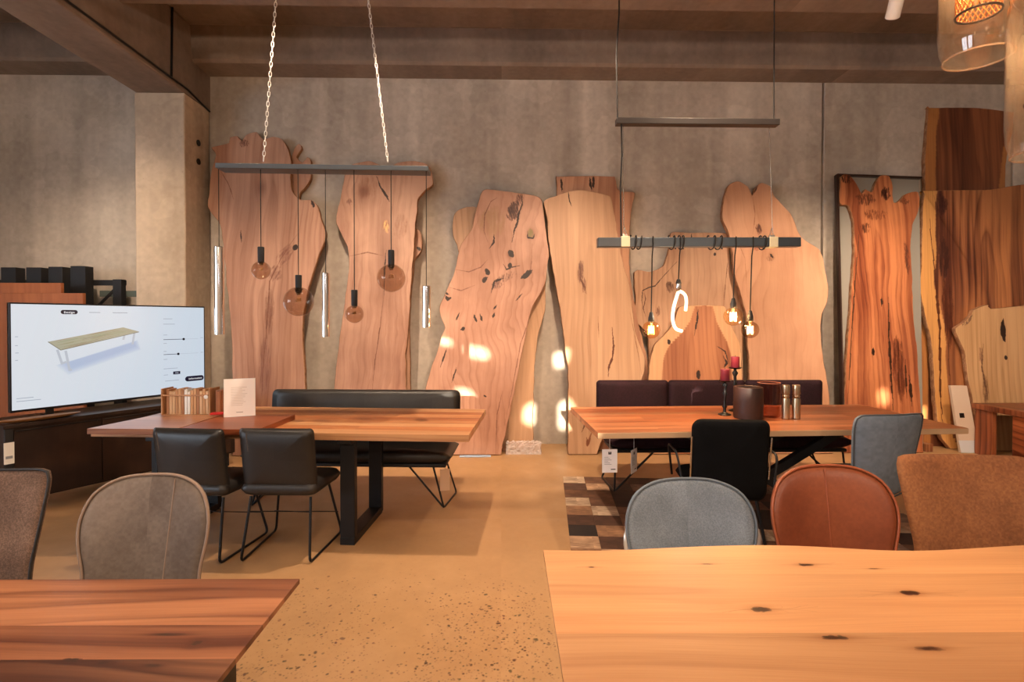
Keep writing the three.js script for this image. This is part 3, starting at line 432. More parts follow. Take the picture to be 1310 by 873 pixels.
const leather = (a, b, seed, rough) => { const t = repeatTex(canvasTex(512, 512, (u, v) => { const k = fbm(u * 60 + seed, v * 60, 3), q = fbm(u * 3 + seed, v * 3, 4); return mix3(hex(a), hex(b), clamp(0.35 * k + 0.9 * q - 0.15)); }), 0.6, 0.6); return phys({ map: t, bumpMap: t, bumpScale: 0.0012, roughness: rough }); };
M.blackLeather = leather('#131212', '#2a2725', 3, 0.42);
M.cognac = leather('#5c2814', '#8a4a2c', 8, 0.42);
M.taupe = leather('#4a3e36', '#867a70', 15, 0.75);
M.tweed = fabric('#3f2f26', '#8a6e5c', 1.6, 4);
M.grey = fabric('#545c65', '#858f99', 1.8, 6);
M.teddy = fabric('#6a3f24', '#9c6840', 0.8, 9, 0.98, 0.006);
M.velvetBlack = fabric('#060607', '#101012', 1.2, 11); M.velvetBlack.sheen = 0; M.velvetBlack.specularIntensity = 0.25;
M.velvetBlue = fabric('#596470', '#76828e', 0.25, 12, 0.7, 0.0002);
M.purple = fabric('#1a0a10', '#2e151e', 0.5, 14, 0.8); M.purple.sheen = 0.12; M.purple.specularIntensity = 0.5;
M.piping = flat('#8a7566', 0.7);
M.pipingCognac = flat('#8f4a2a', 0.45);

// a table top glued from staves that run along local x; each stave is a piece of its own
function tableTop(parent, L, D, T, n, mats, { seed = 1, edgeBack = 0, edgeFront = 0, widths } = {}) {
  const g = new THREE.Group(); g.name = 'tabletop'; parent.add(g); const r = rng(seed * 91 + 5);
  const w = widths ?? Array.from({ length: n }, () => 0.75 + r() * 0.5), sum = w.reduce((a, b) => a + b); let z = -D / 2;
  w.forEach((q, i) => {
    const d = q / sum * D, z0 = z, z1 = z + d; z = z1; let geo;
    const back = i === 0 && edgeBack, front = i === w.length - 1 && edgeFront;
    if (back || front) {
      const N = 40, s = [], wob = (x) => (fbm(x * 1.5 + seed * 7, seed, 2) - 0.5) * 2;
      for (let k = 0; k <= N; k++) { const x = -L / 2 + L * k / N; s.push([x, z1 + (front ? edgeFront * wob(x) : 0)]); }
      for (let k = N; k >= 0; k--) { const x = -L / 2 + L * k / N; s.push([x, z0 + (back ? (typeof edgeBack === 'function' ? edgeBack(x) : edgeBack * wob(x)) : 0)]); }
      geo = new THREE.ExtrudeGeometry(new THREE.Shape(s.map(([x, y]) => new THREE.Vector2(x, y))), { depth: T, bevelEnabled: false }).rotateX(Math.PI / 2);
    } else geo = box(L, T, d, 0, -T / 2, (z0 + z1) / 2);
    part('stave', metric(geo, r() * 3, r() * 3, true), mats[Math.floor(r() * mats.length)], g);
  });
  return g;
}
// one board picture for a whole top: staves side by side across v, grain along u, knots where they lie (metres from the back left corner)
function stavePicture(L, D, widths, opts, knots, seed, w, h) {
  const sum = widths.reduce((a, b) => a + b), e = []; let z = 0; widths.forEach((q) => { z += q / sum * D; e.push(z); }); const r = rng(seed);
  const fns = widths.map((q, i) => { const z0 = i ? e[i - 1] : 0; return woodFn({ ...opts, seed: seed + i * 1.37, cx: r() * 0.5 - 0.1, cy: r() * L, knots: knots.filter((k) => k[1] >= z0 && k[1] < e[i]).map(([x, y, s, a]) => [y, x, s, a]) }); }), tint = widths.map(() => (opts.tint ?? 0.86) + r() * (1.06 - (opts.tint ?? 0.86)));
  return canvasTex(w, h, (u, v) => { const x = u * L, y = (1 - v) * D; let i = 0; while (i < e.length - 1 && y > e[i]) i++; const c = fns[i](y, x), t = tint[i]; return [Math.min(255, c[0] * t), Math.min(255, c[1] * t), Math.min(255, c[2] * t)]; }, (c) => {
    const q = rng(seed + 3), kx = w / L, ky = h / D;
    for (const [x, y, s, a, dark = 1] of knots) { for (let i = 0; i < 26; i++) { c.fillStyle = `rgba(${30 + q() * 30},${16 + q() * 14},${8 + q() * 8},${0.42 * dark})`; c.beginPath(); c.ellipse((x + (q() - 0.5) * s * a * 0.5) * kx, (y + (q() - 0.5) * s * 0.5) * ky, s * a * 0.4 * (0.15 + q() * 0.5) * kx, s * 0.42 * (0.15 + q() * 0.5) * ky, 0, 0, 7); c.fill(); } for (const d of [-1, 1]) { c.strokeStyle = `rgba(90,46,22,${0.14 * dark})`; for (let i = 0; i < 7; i++) { c.lineWidth = 0.6 + q() * 1.3; c.beginPath(); c.moveTo(x * kx, (y + (q() - 0.5) * s * 0.5) * ky); c.quadraticCurveTo((x + d * s * a) * kx, (y + (q() - 0.5) * s * 0.8) * ky, (x + d * s * a * (1 + q() * 2)) * kx, (y + (q() - 0.5) * s * 1.6) * ky); c.stroke(); } } }
  });
}
function pictureUV(g, L, D) { const p = g.attributes.position, uv = g.attributes.uv; for (let i = 0; i < p.count; i++) uv.setXY(i, clamp(p.getX(i) / L + 0.5, 0.001, 0.999), clamp(0.5 - p.getZ(i) / D + p.getY(i) * 0.3, 0.001, 0.999)); return g; }
const frameOf = (FL, FR, BR) => { const ex = FR.clone().sub(FL), turn = Math.atan2(-ex.z, ex.x), L = ex.length(), D = Math.hypot(BR.x - FR.x, BR.z - FR.z); const c = V3((FL.x + BR.x) / 2, 0, (FL.z + BR.z) / 2); return { turn, L, D, c }; };
const chairLegs = (o, w, d, h, r, mat, splay = 0.06) => { for (const [sx, sz] of [[1, 1], [-1, 1], [1, -1], [-1, -1]]) part('leg', rod([V3(sx * w / 2, h, sz * d / 2), V3(sx * (w / 2 + splay), 0.004, sz * (d / 2 + splay))], r), mat, o); };

// ------------------------------------------------------------------ foreground tables
{
  const BL = onY(693, 706, 0.76), FLp = onY(698, 872, 0.76), L = 2.4, D = 1.0, turn = -Math.atan2(BL.x - FLp.x, -(BL.z - FLp.z)) * 0 - 0.012;
  const t = thing('dining_table', 'light oak dining table with wavy live edge and dark knots', 'table', [BL.x + L / 2, 0, BL.z + D / 2], turn);
  const wob = (x) => { const u = x + L / 2; return -0.03 * Math.exp(-((u - 0.72) ** 2) / 0.12) + 0.012 * Math.exp(-((u - 0.18) ** 2) / 0.03) + 0.022 * Math.exp(-((u - 1.15) ** 2) / 0.05) - 0.035 * Math.exp(-((u - 1.75) ** 2) / 0.08); };
  const W6 = [0.17, 0.13, 0.16, 0.2, 0.17, 0.17]; t.updateMatrixWorld(true);
  const at = (px, py, size, asp, dark) => { const p = t.worldToLocal(onY(px, py, 0.76)); return [p.x + L / 2, p.z + D / 2, size, asp, dark]; };
  const pic = stavePicture(L, D, W6, { ...OAKTOP, freq: 9, ring: 0.2, streak: 0.18, patch: 0.4, wav: 0.06 }, [at(1031, 723, 0.022, 2.6, 0.8), at(1164, 759, 0.03, 2, 1), at(974, 780, 0.03, 2, 1), at(1068, 816, 0.02, 4, 0.9), at(757, 726, 0.01, 2, 0.6), at(1190, 830, 0.025, 3.4, 0.35), at(905, 722, 0.008, 6, 0.4), at(1120, 728, 0.008, 6, 0.4)], 31, 2048, 860);
  const tops = [phys({ map: pic, bumpMap: pic, bumpScale: 0.0006, roughness: 0.42, specularIntensity: 0.7 })];
  const top = tableTop(t, L, D, 0.014, 6, tops, { seed: 3, edgeBack: wob, edgeFront: 0.03, widths: W6 });
  top.children.forEach((m) => pictureUV(m.geometry, L, D)); top.position.y = 0.76;
  part('underlayer', metric(rbox(L - 0.14, 0.03, D - 0.16, 0.008, 0, 0.7305, 0), 0, 0, true), M.oakTop[0], t);
  for (const sx of [-1, 1]) part('leg', merge([rbox(0.1, 0.71, 0.1, 0.006, sx * 0.85, 0.36, 0.3), rbox(0.1, 0.71, 0.1, 0.006, sx * 0.85, 0.36, -0.3), rbox(0.1, 0.04, 0.7, 0.006, sx * 0.85, 0.02, 0), rbox(0.1, 0.04, 0.7, 0.006, sx * 0.85, 0.695, 0)]), M.blackSteel, t);
}
{
  const BR = onY(383, 738, 0.76), L = 2.2, D = 0.95;
  const t = thing('dining_table', 'dark walnut dining table with rich brown staves', 'table', [BR.x - L / 2, 0, BR.z + D / 2], -0.012);
  const W7 = [0.1, 0.13, 0.13, 0.1, 0.14, 0.17, 0.18]; t.updateMatrixWorld(true);
  const at = (px, py, size, asp, dark) => { const p = t.worldToLocal(onY(px, py, 0.76)); return [p.x + L / 2, p.z + D / 2, size, asp, dark]; };
  const pic = stavePicture(L, D, W7, { ...WALNUT, freq: 11, bands: 0.4, patch: 0.9, wav: 0.08, tint: 0.74 }, [at(251, 823, 0.02, 1.3, 1), at(90, 845, 0.016, 3, 0.9), at(132, 848, 0.012, 3, 0.8), at(195, 852, 0.01, 4, 0.7), at(215, 812, 0.012, 8, 0.4)], 37, 2048, 900);
  const top = tableTop(t, L, D, 0.014, 7, [phys({ map: pic, bumpMap: pic, bumpScale: 0.0006, roughness: 0.4, specularIntensity: 0.7 })], { seed: 8, widths: W7 });
  top.children.forEach((m) => pictureUV(m.geometry, L, D)); top.position.y = 0.76;
  part('underlayer', metric(rbox(L - 0.14, 0.026, D - 0.16, 0.008, 0, 0.7325, 0), 0, 0, true), M.walnut[0], t);
  for (const sx of [-1, 1]) part('leg', merge([rbox(0.08, 0.72, 0.08, 0.006, sx * 0.95, 0.36, 0.3), rbox(0.08, 0.72, 0.08, 0.006, sx * 0.95, 0.36, -0.3), rbox(0.08, 0.04, 0.68, 0.006, sx * 0.95, 0.02, 0)]), M.blackSteel, t);
}

// ------------------------------------------------------------------ left table with sample boards
const LT = (() => {
  const FR = onY(591, 557, 0.76), BR = onY(628, 524, 0.76), FL = onY(109, 550, 0.76), f = frameOf(FL, FR, BR);
  const t = thing('dining_table', 'long brown wooden table with black steel frame legs holding sample boards', 'table', [f.c.x, 0, f.c.z], f.turn);
  const top = tableTop(t, f.L, f.D, 0.045, 8, M.teaky, { seed: 12, edgeFront: 0.012 }); top.position.y = 0.76;
  t.updateMatrixWorld(true);
  const a = t.worldToLocal(onY(441, 698, 0)), b = t.worldToLocal(onY(484, 656, 0)), x = (a.x + b.x) / 2;
  for (const sx of [x, -2.3 - f.c.x]) part('leg', merge([rbox(0.1, 0.7, 0.05, 0.004, sx, 0.36, a.z - 0.03), rbox(0.1, 0.7, 0.05, 0.004, sx, 0.36, b.z), rbox(0.1, 0.05, a.z - b.z, 0.004, sx, 0.025, (a.z + b.z) / 2), rbox(0.1, 0.03, a.z - b.z + 0.1, 0.004, sx, 0.7, (a.z + b.z) / 2)]), M.blackSteel, t, 'black steel frame leg');
  return { t, f, top: 0.76 };
})();
{
  const y = 0.795, q = [[[112, 549], [223, 550], [281, 532], [196, 532]], [[226, 550], [331, 550], [377, 531], [285, 532]]];
  q.forEach((c, i) => {
    const P = c.map(([a, b]) => onY(a, b, y)), cx = P.reduce((s, p) => s + p.x, 0) / 4, cz = P.reduce((s, p) => s + p.z, 0) / 4;
    const o = thing('sample_board', i ? 'reddish sample tabletop board lying beside the white sign' : 'reddish sample tabletop board overhanging the table end below the sample crate', 'board', [cx, 0.7605, cz]);
    part('board', metric(new THREE.ExtrudeGeometry(new THREE.Shape(P.map((p) => new THREE.Vector2(p.x - cx, p.z - cz))), { depth: 0.033, bevelEnabled: true, bevelSize: 0.002, bevelThickness: 0.002, bevelSegments: 1 }).rotateX(Math.PI / 2).translate(0, 0.035, 0), i * 0.7, 0.4, true), M.acacia[i], o);
  });
  // crate with upright wood samples
  const A = onY(206, 533, 0.762), B = onY(269, 533, 0.762), w = A.distanceTo(B), turn = Math.atan2(-(B.z - A.z), B.x - A.x), z = -0.08;
  const o = thing('sample_crate', 'small open wooden crate holding upright wood samples', 'crate', [(A.x + B.x) / 2, 0.762, (A.z + B.z) / 2 - 0.07], turn);
  const wm = M.teaky[0];
  part('bottom', rbox(w, 0.012, 0.14, 0.002, 0, 0.006, 0), wm, o);
  for (const s of [-1, 1]) { part('side_panel', rbox(0.012, 0.2, 0.14, 0.002, s * (w / 2 - 0.006), 0.112, 0), wm, o); part('rail', rbox(w - 0.026, 0.012, 0.008, 0.002, 0, 0.16, s * 0.066), wm, o); }
  part('price_dot', new THREE.CylinderGeometry(0.016, 0.016, 0.003, 16).rotateX(Math.PI / 2).translate(w / 2 - 0.03, 0.15, 0.0725), M.white, o, 'white round sticker');
  const cols = ['#d9b48a', '#c99a6a', '#b9875a', '#d2a87c', '#a8744a', '#caa07a'], r = rng(5), n = 14; o.updateMatrixWorld(true);
  for (let i = 0; i < n; i++) {
    const sw = (w - 0.05) / n, white = i === 6 || i === 7, h = 0.17 + r() * 0.03, p = o.localToWorld(V3(-w / 2 + 0.025 + sw * (i + 0.5), 0.0125, -0.003));
    const s = thing('wood_sample', white ? 'white lacquered sample stick standing in the crate' : 'thin brown wood sample stick standing upright in the crate', 'sample', [p.x, p.y, p.z], turn, white ? 'white samples in the crate' : 'wood samples in the crate');
    part('stick', rbox(sw - 0.003, h, 0.1, 0.001, 0, h / 2, 0), white ? M.white : flat(cols[Math.floor(r() * 6)], 0.6), s);
  }
  // leaning block of samples, red booklet and sign
  { const p = onY(276, 533, 0.762), s = thing('sample_block', 'dark wooden sample block tilted beside the crate', 'block', [p.x + 0.02, 0.762, p.z - 0.06], turn); part('block', rbox(0.05, 0.2, 0.1, 0.003, 0, 0.1, 0), M.walnut[0], s); part('front_strip', rbox(0.03, 0.18, 0.012, 0.002, 0.004, 0.1, 0.058), M.teaky[1], s); }
  { const p = onY(281, 534, 0.762), s = thing('booklet', 'thin red booklet under the white sign', 'booklet', [p.x + 0.015, 0.7955, p.z + 0.06], 0.3); part('pages', rbox(0.09, 0.012, 0.06, 0.002, 0, 0.006, 0), flat('#c01c1c', 0.5), s); }
  { const a = onY(287, 534, 0.797), b = onY(326, 532, 0.797), w2 = a.distanceTo(b) * 1.03, s = thing('table_sign', 'white printed sign card standing on the sample board', 'sign', [(a.x + b.x) / 2, 0.7965, (a.z + b.z) / 2], Math.atan2(-(b.z - a.z), b.x - a.x) + 0.08);
    const tex = canvasTex(256, 320, null, (c, w, h) => { c.fillStyle = '#f3eae2'; c.fillRect(0, 0, w, h); c.fillStyle = '#b9aaa0'; const r = rng(3); for (let i = 0; i < 12; i++) c.fillRect(56, 70 + i * 14, 90 + r() * 60, 2.5); c.fillStyle = '#8a7c74'; c.fillRect(100, 284, 56, 5); });
    const m = part('card', box(w2, 0.275, 0.006, 0, 0.1375, 0), M.white, s); m.rotation.x = -0.06;
    const f = part('print', new THREE.PlaneGeometry(w2 - 0.006, 0.268).translate(0, 0.1375, 0.0036), std({ map: tex, roughness: 0.5 }), s); f.rotation.x = -0.06;
    part('foot', rbox(w2 * 0.8, 0.006, 0.05, 0.001, 0, 0.003, -0.02), M.white, s); }
}

// ------------------------------------------------------------------ black leather bench and chairs at the left table
{
  const p0 = onZ(341, 515, -4.72), p1 = onZ(587, 515, -4.72), w = p1.x - p0.x;
  const o = thing('bench', 'black leather upholstered bench with back pushed under the long brown table', 'bench', [(p0.x + p1.x) / 2, 0, -4.45], LT.f.turn * 0.6);
  part('backrest', pad(roundRect(w, 0.4, 0.05), 0.09, (v) => { v.y += 0.68; v.z -= 0.27 + (v.y - 0.48) * 0.12; }), M.blackLeather, o);
  part('seat', pad(roundRect(w, 0.54, 0.05), 0.12, (v) => { const y = v.y; v.y = 0.42 + v.z; v.z = -y; }), M.blackLeather, o);
  part('seat_frame', rbox(w - 0.1, 0.03, 0.42, 0.01, 0, 0.345, 0), M.blackMatte, o);
  for (const s of [-1, 1]) part('leg', merge([wire([[s * (w / 2 - 0.36), 0.34, 0.17], [s * (w / 2 - 0.07), 0.008, 0.19], [s * (w / 2 - 0.02), 0.008, -0.19], [s * (w / 2 - 0.12), 0.34, -0.17]], 0.008), wire([[s * (w / 2 - 0.16), 0.34, 0.17], [s * (w / 2 - 0.07), 0.008, 0.19]], 0.008)]), M.blackSteel, o);
  const tg = thing('hang_tag', 'beige paper tag hanging from the bench end', 'tag', [p1.x - 0.06, 0.2, -4.12], 0.15);
  part('tag_card', rbox(0.075, 0.17, 0.003, 0.001, 0, 0.06, 0), flat('#c9a98c', 0.7), tg); part('string', rod([V3(0, 0.14, 0), V3(0.005, 0.2, -0.005)], 0.0015), M.cord, tg);
}
function leatherChair(pos, turn, label) {
  const o = thing('leather_chair', label, 'chair', pos, turn, undefined); // local front is +z
  const back = roundRect(0.47, 0.4, 0.035);
  part('backrest', pad(back, 0.09, (v) => { const y = v.y; v.y += 0.64 - 0.028 * (1 - (v.x / 0.235) ** 2) * smooth(0, 0.2, y); v.z += -0.22 - y * 0.16 + v.x * v.x * 0.25; }), M.blackLeather, o);
  part('seat', pad(roundRect(0.49, 0.48, 0.05), 0.11, (v) => { const y = v.y; v.y = 0.43 + v.z + Math.max(0, -y) * 0.08; v.z = y; }), M.blackLeather, o);
  part('seam', rod([V3(0.15, 0.82, -0.312), V3(0.15, 0.7, -0.29)], 0.003), flat('#4c4845', 0.5), o);
  for (const s of [-1, 1]) part('sled_leg', wire([[s * 0.17, 0.39, 0.16], [s * 0.235, 0.008, 0.24], [s * 0.215, 0.008, -0.26], [s * 0.19, 0.39, -0.18]], 0.0085, 0.04), M.blackSteel, o);
  part('cross_brace', merge([rod([V3(-0.225, 0.16, 0.2), V3(0.2, 0.3, -0.2)], 0.003), rod([V3(0.225, 0.16, 0.2), V3(-0.2, 0.3, -0.2)], 0.003)]), M.blackSteel, o);
  return o;
}
{ // seen from behind: their fronts point away, under the table
  const c1 = onY(252, 716, 0), c2 = onY(360, 716, 0), T = Math.PI + LT.f.turn;
  leatherChair([c1.x, 0, c1.z - 0.2], T - 0.04, 'black leather chair with wire sled legs nearest the sideboard end of the long table');
  leatherChair([c2.x, 0, c2.z - 0.2], T + 0.03, 'black leather chair with wire sled legs beside the steel table leg');
}

// ------------------------------------------------------------------ shell chairs behind the foreground tables, facing the camera
function shellChair(name, label, px, pyTop, depth, turn, w, mat, opt = {}) {
  const top = onZ(px, pyTop, -depth), H = top.y, bh = opt.bh ?? 0.5, y0 = H - bh;
  const o = thing(name, label, 'chair', [top.x, 0, top.z + 0.22], turn);
  const hw = w / 2, half = opt.square ? [[hw * 0.72, 0], [hw * 0.84, bh * 0.35], [hw * 0.95, bh * 0.7], [hw * 1.0, bh * 0.92], [hw * 0.965, bh * 0.985], [hw * 0.86, bh], [hw * 0.4, bh * 1.0], [0, bh * 1.0]] : [[hw * 0.78, 0], [hw * 0.9, bh * 0.3], [hw * 0.99, bh * 0.55], [hw * 0.97, bh * 0.72], [hw * 0.82, bh * 0.88], [hw * 0.5, bh * 0.975], [0, bh]];
  const out = egg(half, 64), bend = (v) => { const y = v.y; v.z += -0.24 - (y - 0.1) * 0.14 + v.x * v.x * (opt.curve ?? 0.9) * (1 - 0.3 * y / bh); v.y = y + y0; };
  const b = part('backrest', pad(out, 0.05, bend, { rings: 10, pow: 8 }), mat, o);
  if (opt.piping) part('piping', rod(out.map(([x, y]) => { const v = V3(x * 0.985, y * 0.99 + 0.003, 0.012); bend(v); return v; }), 0.0055, true), opt.piping, b);
  if (opt.seam) part('seam', rod([0.02, 0.2, 0.4, 0.6, 0.8, 0.97].map((k) => { const v = V3(opt.seam[0] + (opt.seam[1] - opt.seam[0]) * k, bh * k, 0.0245); bend(v); return v; }), 0.0022), opt.piping ?? mat, b);
  if (opt.shell) { // slim hard shell behind the cushion whose edges show at the sides
    part('outer_shell', pad(egg(half.map(([x, y]) => [x * 1.045, y * 0.8]), 48), 0.014, (v) => { const y = v.y; v.z += -0.275 - (y - 0.1) * 0.14 + v.x * v.x * 1.25; v.y = y + y0; }), opt.shell, o, 'shiny pale outer shell');
  }
  part('seat', pad(roundRect(w * 0.94, 0.46, 0.12), 0.07, (v) => { const y = v.y; v.y = 0.45 + v.z + (Math.abs(v.x) / w) ** 3 * 0.12; v.z = y; }), mat, o);
  chairLegs(o, w * 0.55, 0.3, 0.43, 0.011, M.blackSteel, 0.05);
  return o;
}
shellChair('shell_chair', 'mottled taupe leather chair with rounded back at the walnut table', 192, 612, 1.98, 0.1, 0.455, M.taupe, { piping: M.piping, seam: [0.06, 0.09], bh: 0.47 });
shellChair('tweed_chair', 'dark brown tweed chair with square back at the walnut table', -22, 607, 1.98, 0.12, 0.46, M.tweed, { square: true, bh: 0.5, piping: flat('#1d1714', 0.6) });
shellChair('shell_chair', 'grey felt chair with low rounded back at the oak table', 885, 617, 2.2, 0.03, 0.56, M.grey, { bh: 0.46, shell: flat('#d7d2cc', 0.2, 0.3), piping: M.grey });
shellChair('shell_chair', 'cognac leather chair with rounded back and center seam at the oak table', 1067, 600, 2.1, 0.0, 0.52, M.cognac, { piping: M.pipingCognac, seam: [-0.005, -0.01], bh: 0.47 });
shellChair('teddy_chair', 'rust brown teddy fabric chair with square back at the oak table', 1236, 587, 2.1, -0.08, 0.53, M.teddy, { square: true, bh: 0.5, curve: 0.7 });

// ------------------------------------------------------------------ patchwork rug
{
  const A = onY(720, 611, 0), B = onY(730, 704, 0), turn = Math.atan2(A.x - B.x, -(A.z - B.z)) * -1, N = 13, R = 11, s = 0.2, r = rng(23);
  const o = thing('patchwork_rug', 'patchwork cowhide rug of brown, beige and black squares', 'rug', [A.x, 0, A.z], turn);
  const mats = ['#c9a583', '#a9805f', '#7d5740', '#57392a', '#3a2620', '#231a18', '#d8bfa2', '#8d7566', '#6d625c'].map((c, i) => { const t = repeatTex(canvasTex(128, 128, (u, v) => { const k = fbm(u * 5 + i * 3, v * 26, 3), m = fbm(u * 3 + i, v * 3, 3); return mix3(hex(c), [hex(c)[0] * 0.6, hex(c)[1] * 0.56, hex(c)[2] * 0.54], clamp(k * 0.8 + (m - 0.5) * 0.9)); }), 0.2, 0.2); return phys({ map: t, roughness: 0.75, sheen: 0.2, sheenColor: new THREE.Color(c) }); });
  const fixed = { 0: [6, 3, 2, 6, 1, 3, 5, 0], 1: [2, 0, 2, 2, 6, 3, 1, 3], 2: [3, 4, 4, 4, 2, 2, 0, 1], 3: [4, 7, 3, 7, 4, 0, 3, 2] };
  for (let i = 0; i < N; i++) for (let j = 0; j < R; j++) { const k = fixed[i]?.[j] ?? Math.floor(r() * mats.length); part('patch', metric(rbox(s - 0.002, 0.008 + r() * 0.002, s - 0.002, 0.001, (i + 0.5) * s, 0.0055, (j + 0.5) * s), r(), r()), mats[k], o); }
}

// ------------------------------------------------------------------ right table, its bench, chairs and things
const RT = (() => {
  const FL = onY(765, 554, 0.77), FR = onY(1238, 548, 0.77), BR = onY(1120, 519, 0.77), BL = onY(750, 520, 0.77);
  const D = 1.02, ex = FR.clone().sub(FL), turn = Math.atan2(-ex.z, ex.x), L = ex.length(), f = { turn, L, D };
  const m = FL.clone().add(FR).multiplyScalar(0.5), bk = V3(-Math.sin(turn), 0, -Math.cos(turn)).multiplyScalar(D / 2); m.add(bk);
  const t = thing('dining_table', 'reddish acacia table with pale edge and crossed black steel legs', 'table', [m.x, 0, m.z], turn);
  const top = tableTop(t, L, D, 0.04, 11, M.acacia, { seed: 21 }); top.position.y = 0.77;
  part('edge_trim', metric(rbox(L + 0.004, 0.036, 0.006, 0.001, 0, 0.75, D / 2 + 0.003), 0.3, 0.2, true), flat('#b99a78', 0.6), t, 'pale front edge');  // paler strip along the front edge
  for (const z of [-0.22, 0.22]) part('leg', merge([bar(V3(-0.55, 0.055, z), V3(0.55, 0.69, z), 0.06, 0.05), bar(V3(0.55, 0.055, z + 0.052), V3(-0.55, 0.69, z + 0.052), 0.06, 0.05), rbox(1.3, 0.03, 0.06, 0.003, 0, 0.715, z + 0.02), rbox(0.2, 0.02, 0.1, 0.003, -0.57, 0.022, z + 0.02), rbox(0.2, 0.02, 0.1, 0.003, 0.57, 0.022, z + 0.02)]).translate(0, 0.0, 0), M.blackSteel, t, 'crossed black steel legs');
  t.position.y = 0.0;
  return { t, f, y: 0.77 };
})();
{
  const p0 = onZ(763, 500, -5.05), p1 = onZ(1052, 500, -5.05), w = p1.x - p0.x, top = onZ(880, 486, -5.05).y;
  const o = thing('bench', 'dark purple velvet bench with panelled back behind the reddish table', 'bench', [(p0.x + p1.x) / 2, 0.012, -4.8], 0);
  const seg = [0.315, 0.34, 0.345]; let x = -w / 2;
  for (const s of seg) { const d = s * w; part('back_panel', pad(roundRect(d + 0.004, 0.5, 0.035), 0.09, (v) => { v.y += top - 0.265; v.z += -0.25; v.x += x + d / 2; }, { pow: 9 }), M.purple, o); x += d; }
  part('seat', pad(roundRect(w, 0.52, 0.06), 0.13, (v) => { const y = v.y; v.y = 0.43 + v.z; v.z = -y + 0.03; }), M.purple, o);
  part('seat_frame', rbox(w - 0.12, 0.03, 0.4, 0.01, 0, 0.35, 0.02), M.blackMatte, o);
  for (const s of [-1, 1]) part('leg', merge([wire([[s * (w / 2 - 0.42), 0.34, 0.2], [s * (w / 2 - 0.07), 0.008, 0.24], [s * (w / 2 - 0.04), 0.008, -0.18], [s * (w / 2 - 0.2), 0.34, -0.15]], 0.009), rod([V3(s * (w / 2 - 0.09), 0.34, 0.2), V3(s * (w / 2 - 0.07), 0.008, 0.24)], 0.009)]), M.blackSteel, o);
}
// price tags hanging from the table edge
{
  const tex = canvasTex(128, 192, null, (c, w, h) => { c.fillStyle = '#e9e9ee'; c.fillRect(0, 0, w, h); c.fillStyle = '#20242c'; c.fillRect(52, 20, 26, 22); c.fillStyle = '#e9e9ee'; c.fillRect(63, 20, 4, 12); c.fillStyle = '#9aa0aa'; for (let i = 0; i < 6; i++) c.fillRect(18, 62 + i * 12, 34 + (i % 3) * 14, 4); c.fillStyle = '#3a3f48'; c.fillRect(74, 162, 40, 8); });
  const tm = std({ map: tex, roughness: 0.5 });
  for (const [px, z, turn, label] of [[780, -3.62, 0.08, 'white price tag hanging flat below the table corner'], [811, -3.9, 0.95, 'white price tag turned edgewise below the table edge']]) {
    const a = onZ(px, 575, z), b = onZ(px, 605, z), h = a.y - b.y, o = thing('price_tag', label, 'tag', [a.x, b.y, z], turn);
    part('tag_card', box(h * 0.66, h, 0.002, 0, h / 2, 0), M.white, o); part('print', new THREE.PlaneGeometry(h * 0.65, h * 0.99).translate(0, h / 2, 0.0015), tm, o); part('string', rod([V3(0, h, 0), V3(0, 0.725 - b.y, 0.0)], 0.0015), M.white, o);
  }
}
{ // black chair, seen from behind, and blue grey velvet chair
  const k = onZ(942, 537, -3.25), H = k.y, w = 0.47;
  const o = thing('upholstered_chair', 'black upholstered chair with tall rectangular back at the reddish table', 'chair', [k.x, 0.012, -3.5], Math.PI - 0.12);
  part('backrest', pad(roundRect(w, 0.52, 0.06), 0.07, (v) => { const y = v.y; v.y += H - 0.27; v.z += -0.24 - y * 0.12 + v.x * v.x * 0.5; }), M.velvetBlack, o);
  part('seat', pad(roundRect(0.5, 0.5, 0.1), 0.1, (v) => { const y = v.y; v.y = 0.43 + v.z; v.z = y + 0.02; }), M.velvetBlack, o);
  for (const s of [-1, 1]) part('armrest', wire([[s * 0.27, 0.4, -0.2], [s * 0.31, 0.64, -0.16], [s * 0.31, 0.64, 0.12], [s * 0.27, 0.4, 0.2]], 0.008, 0.06), M.blackSteel, o, 'thin black steel arm loop');
  for (const s of [-1, 1]) part('side_strip', rod([V3(s * 0.236, 0.5, -0.215), V3(s * 0.238, H - 0.12, -0.255)], 0.006), M.steel, o);
  chairLegs(o, 0.34, 0.34, 0.4, 0.011, M.blackSteel);
}
{
  const k = onZ(1130, 531, -3.3), H = k.y, w = 0.5;
  const o = thing('upholstered_chair', 'blue grey velvet chair turned at an angle on thin black legs', 'chair', [k.x - 0.03, 0.012, -3.5], Math.PI + 0.16);
  const out = egg([[w * 0.36, 0], [w * 0.42, 0.12], [w * 0.47, 0.3], [w * 0.49, 0.46], [w * 0.46, 0.5], [w * 0.3, 0.512], [0, 0.512]], 60), bend = (v) => { const y = v.y; v.y += H - 0.505; v.z += -0.2 - y * 0.18 + v.x * v.x * 0.9; };
  const bk = part('backrest', pad(out, 0.06, bend, { pow: 8 }), M.velvetBlue, o);
  part('piping', rod(out.map(([x, y]) => { const v = V3(x * 0.99, y * 0.995, -0.016); bend(v); return v; }), 0.005, true), flat('#3f464e', 0.7), bk);
  part('seat', pad(roundRect(0.48, 0.5, 0.12), 0.09, (v) => { const y = v.y; v.y = 0.43 + v.z; v.z = y + 0.03; }), M.velvetBlue, o);
  chairLegs(o, 0.36, 0.36, 0.4, 0.009, M.blackSteel, 0.07);
}
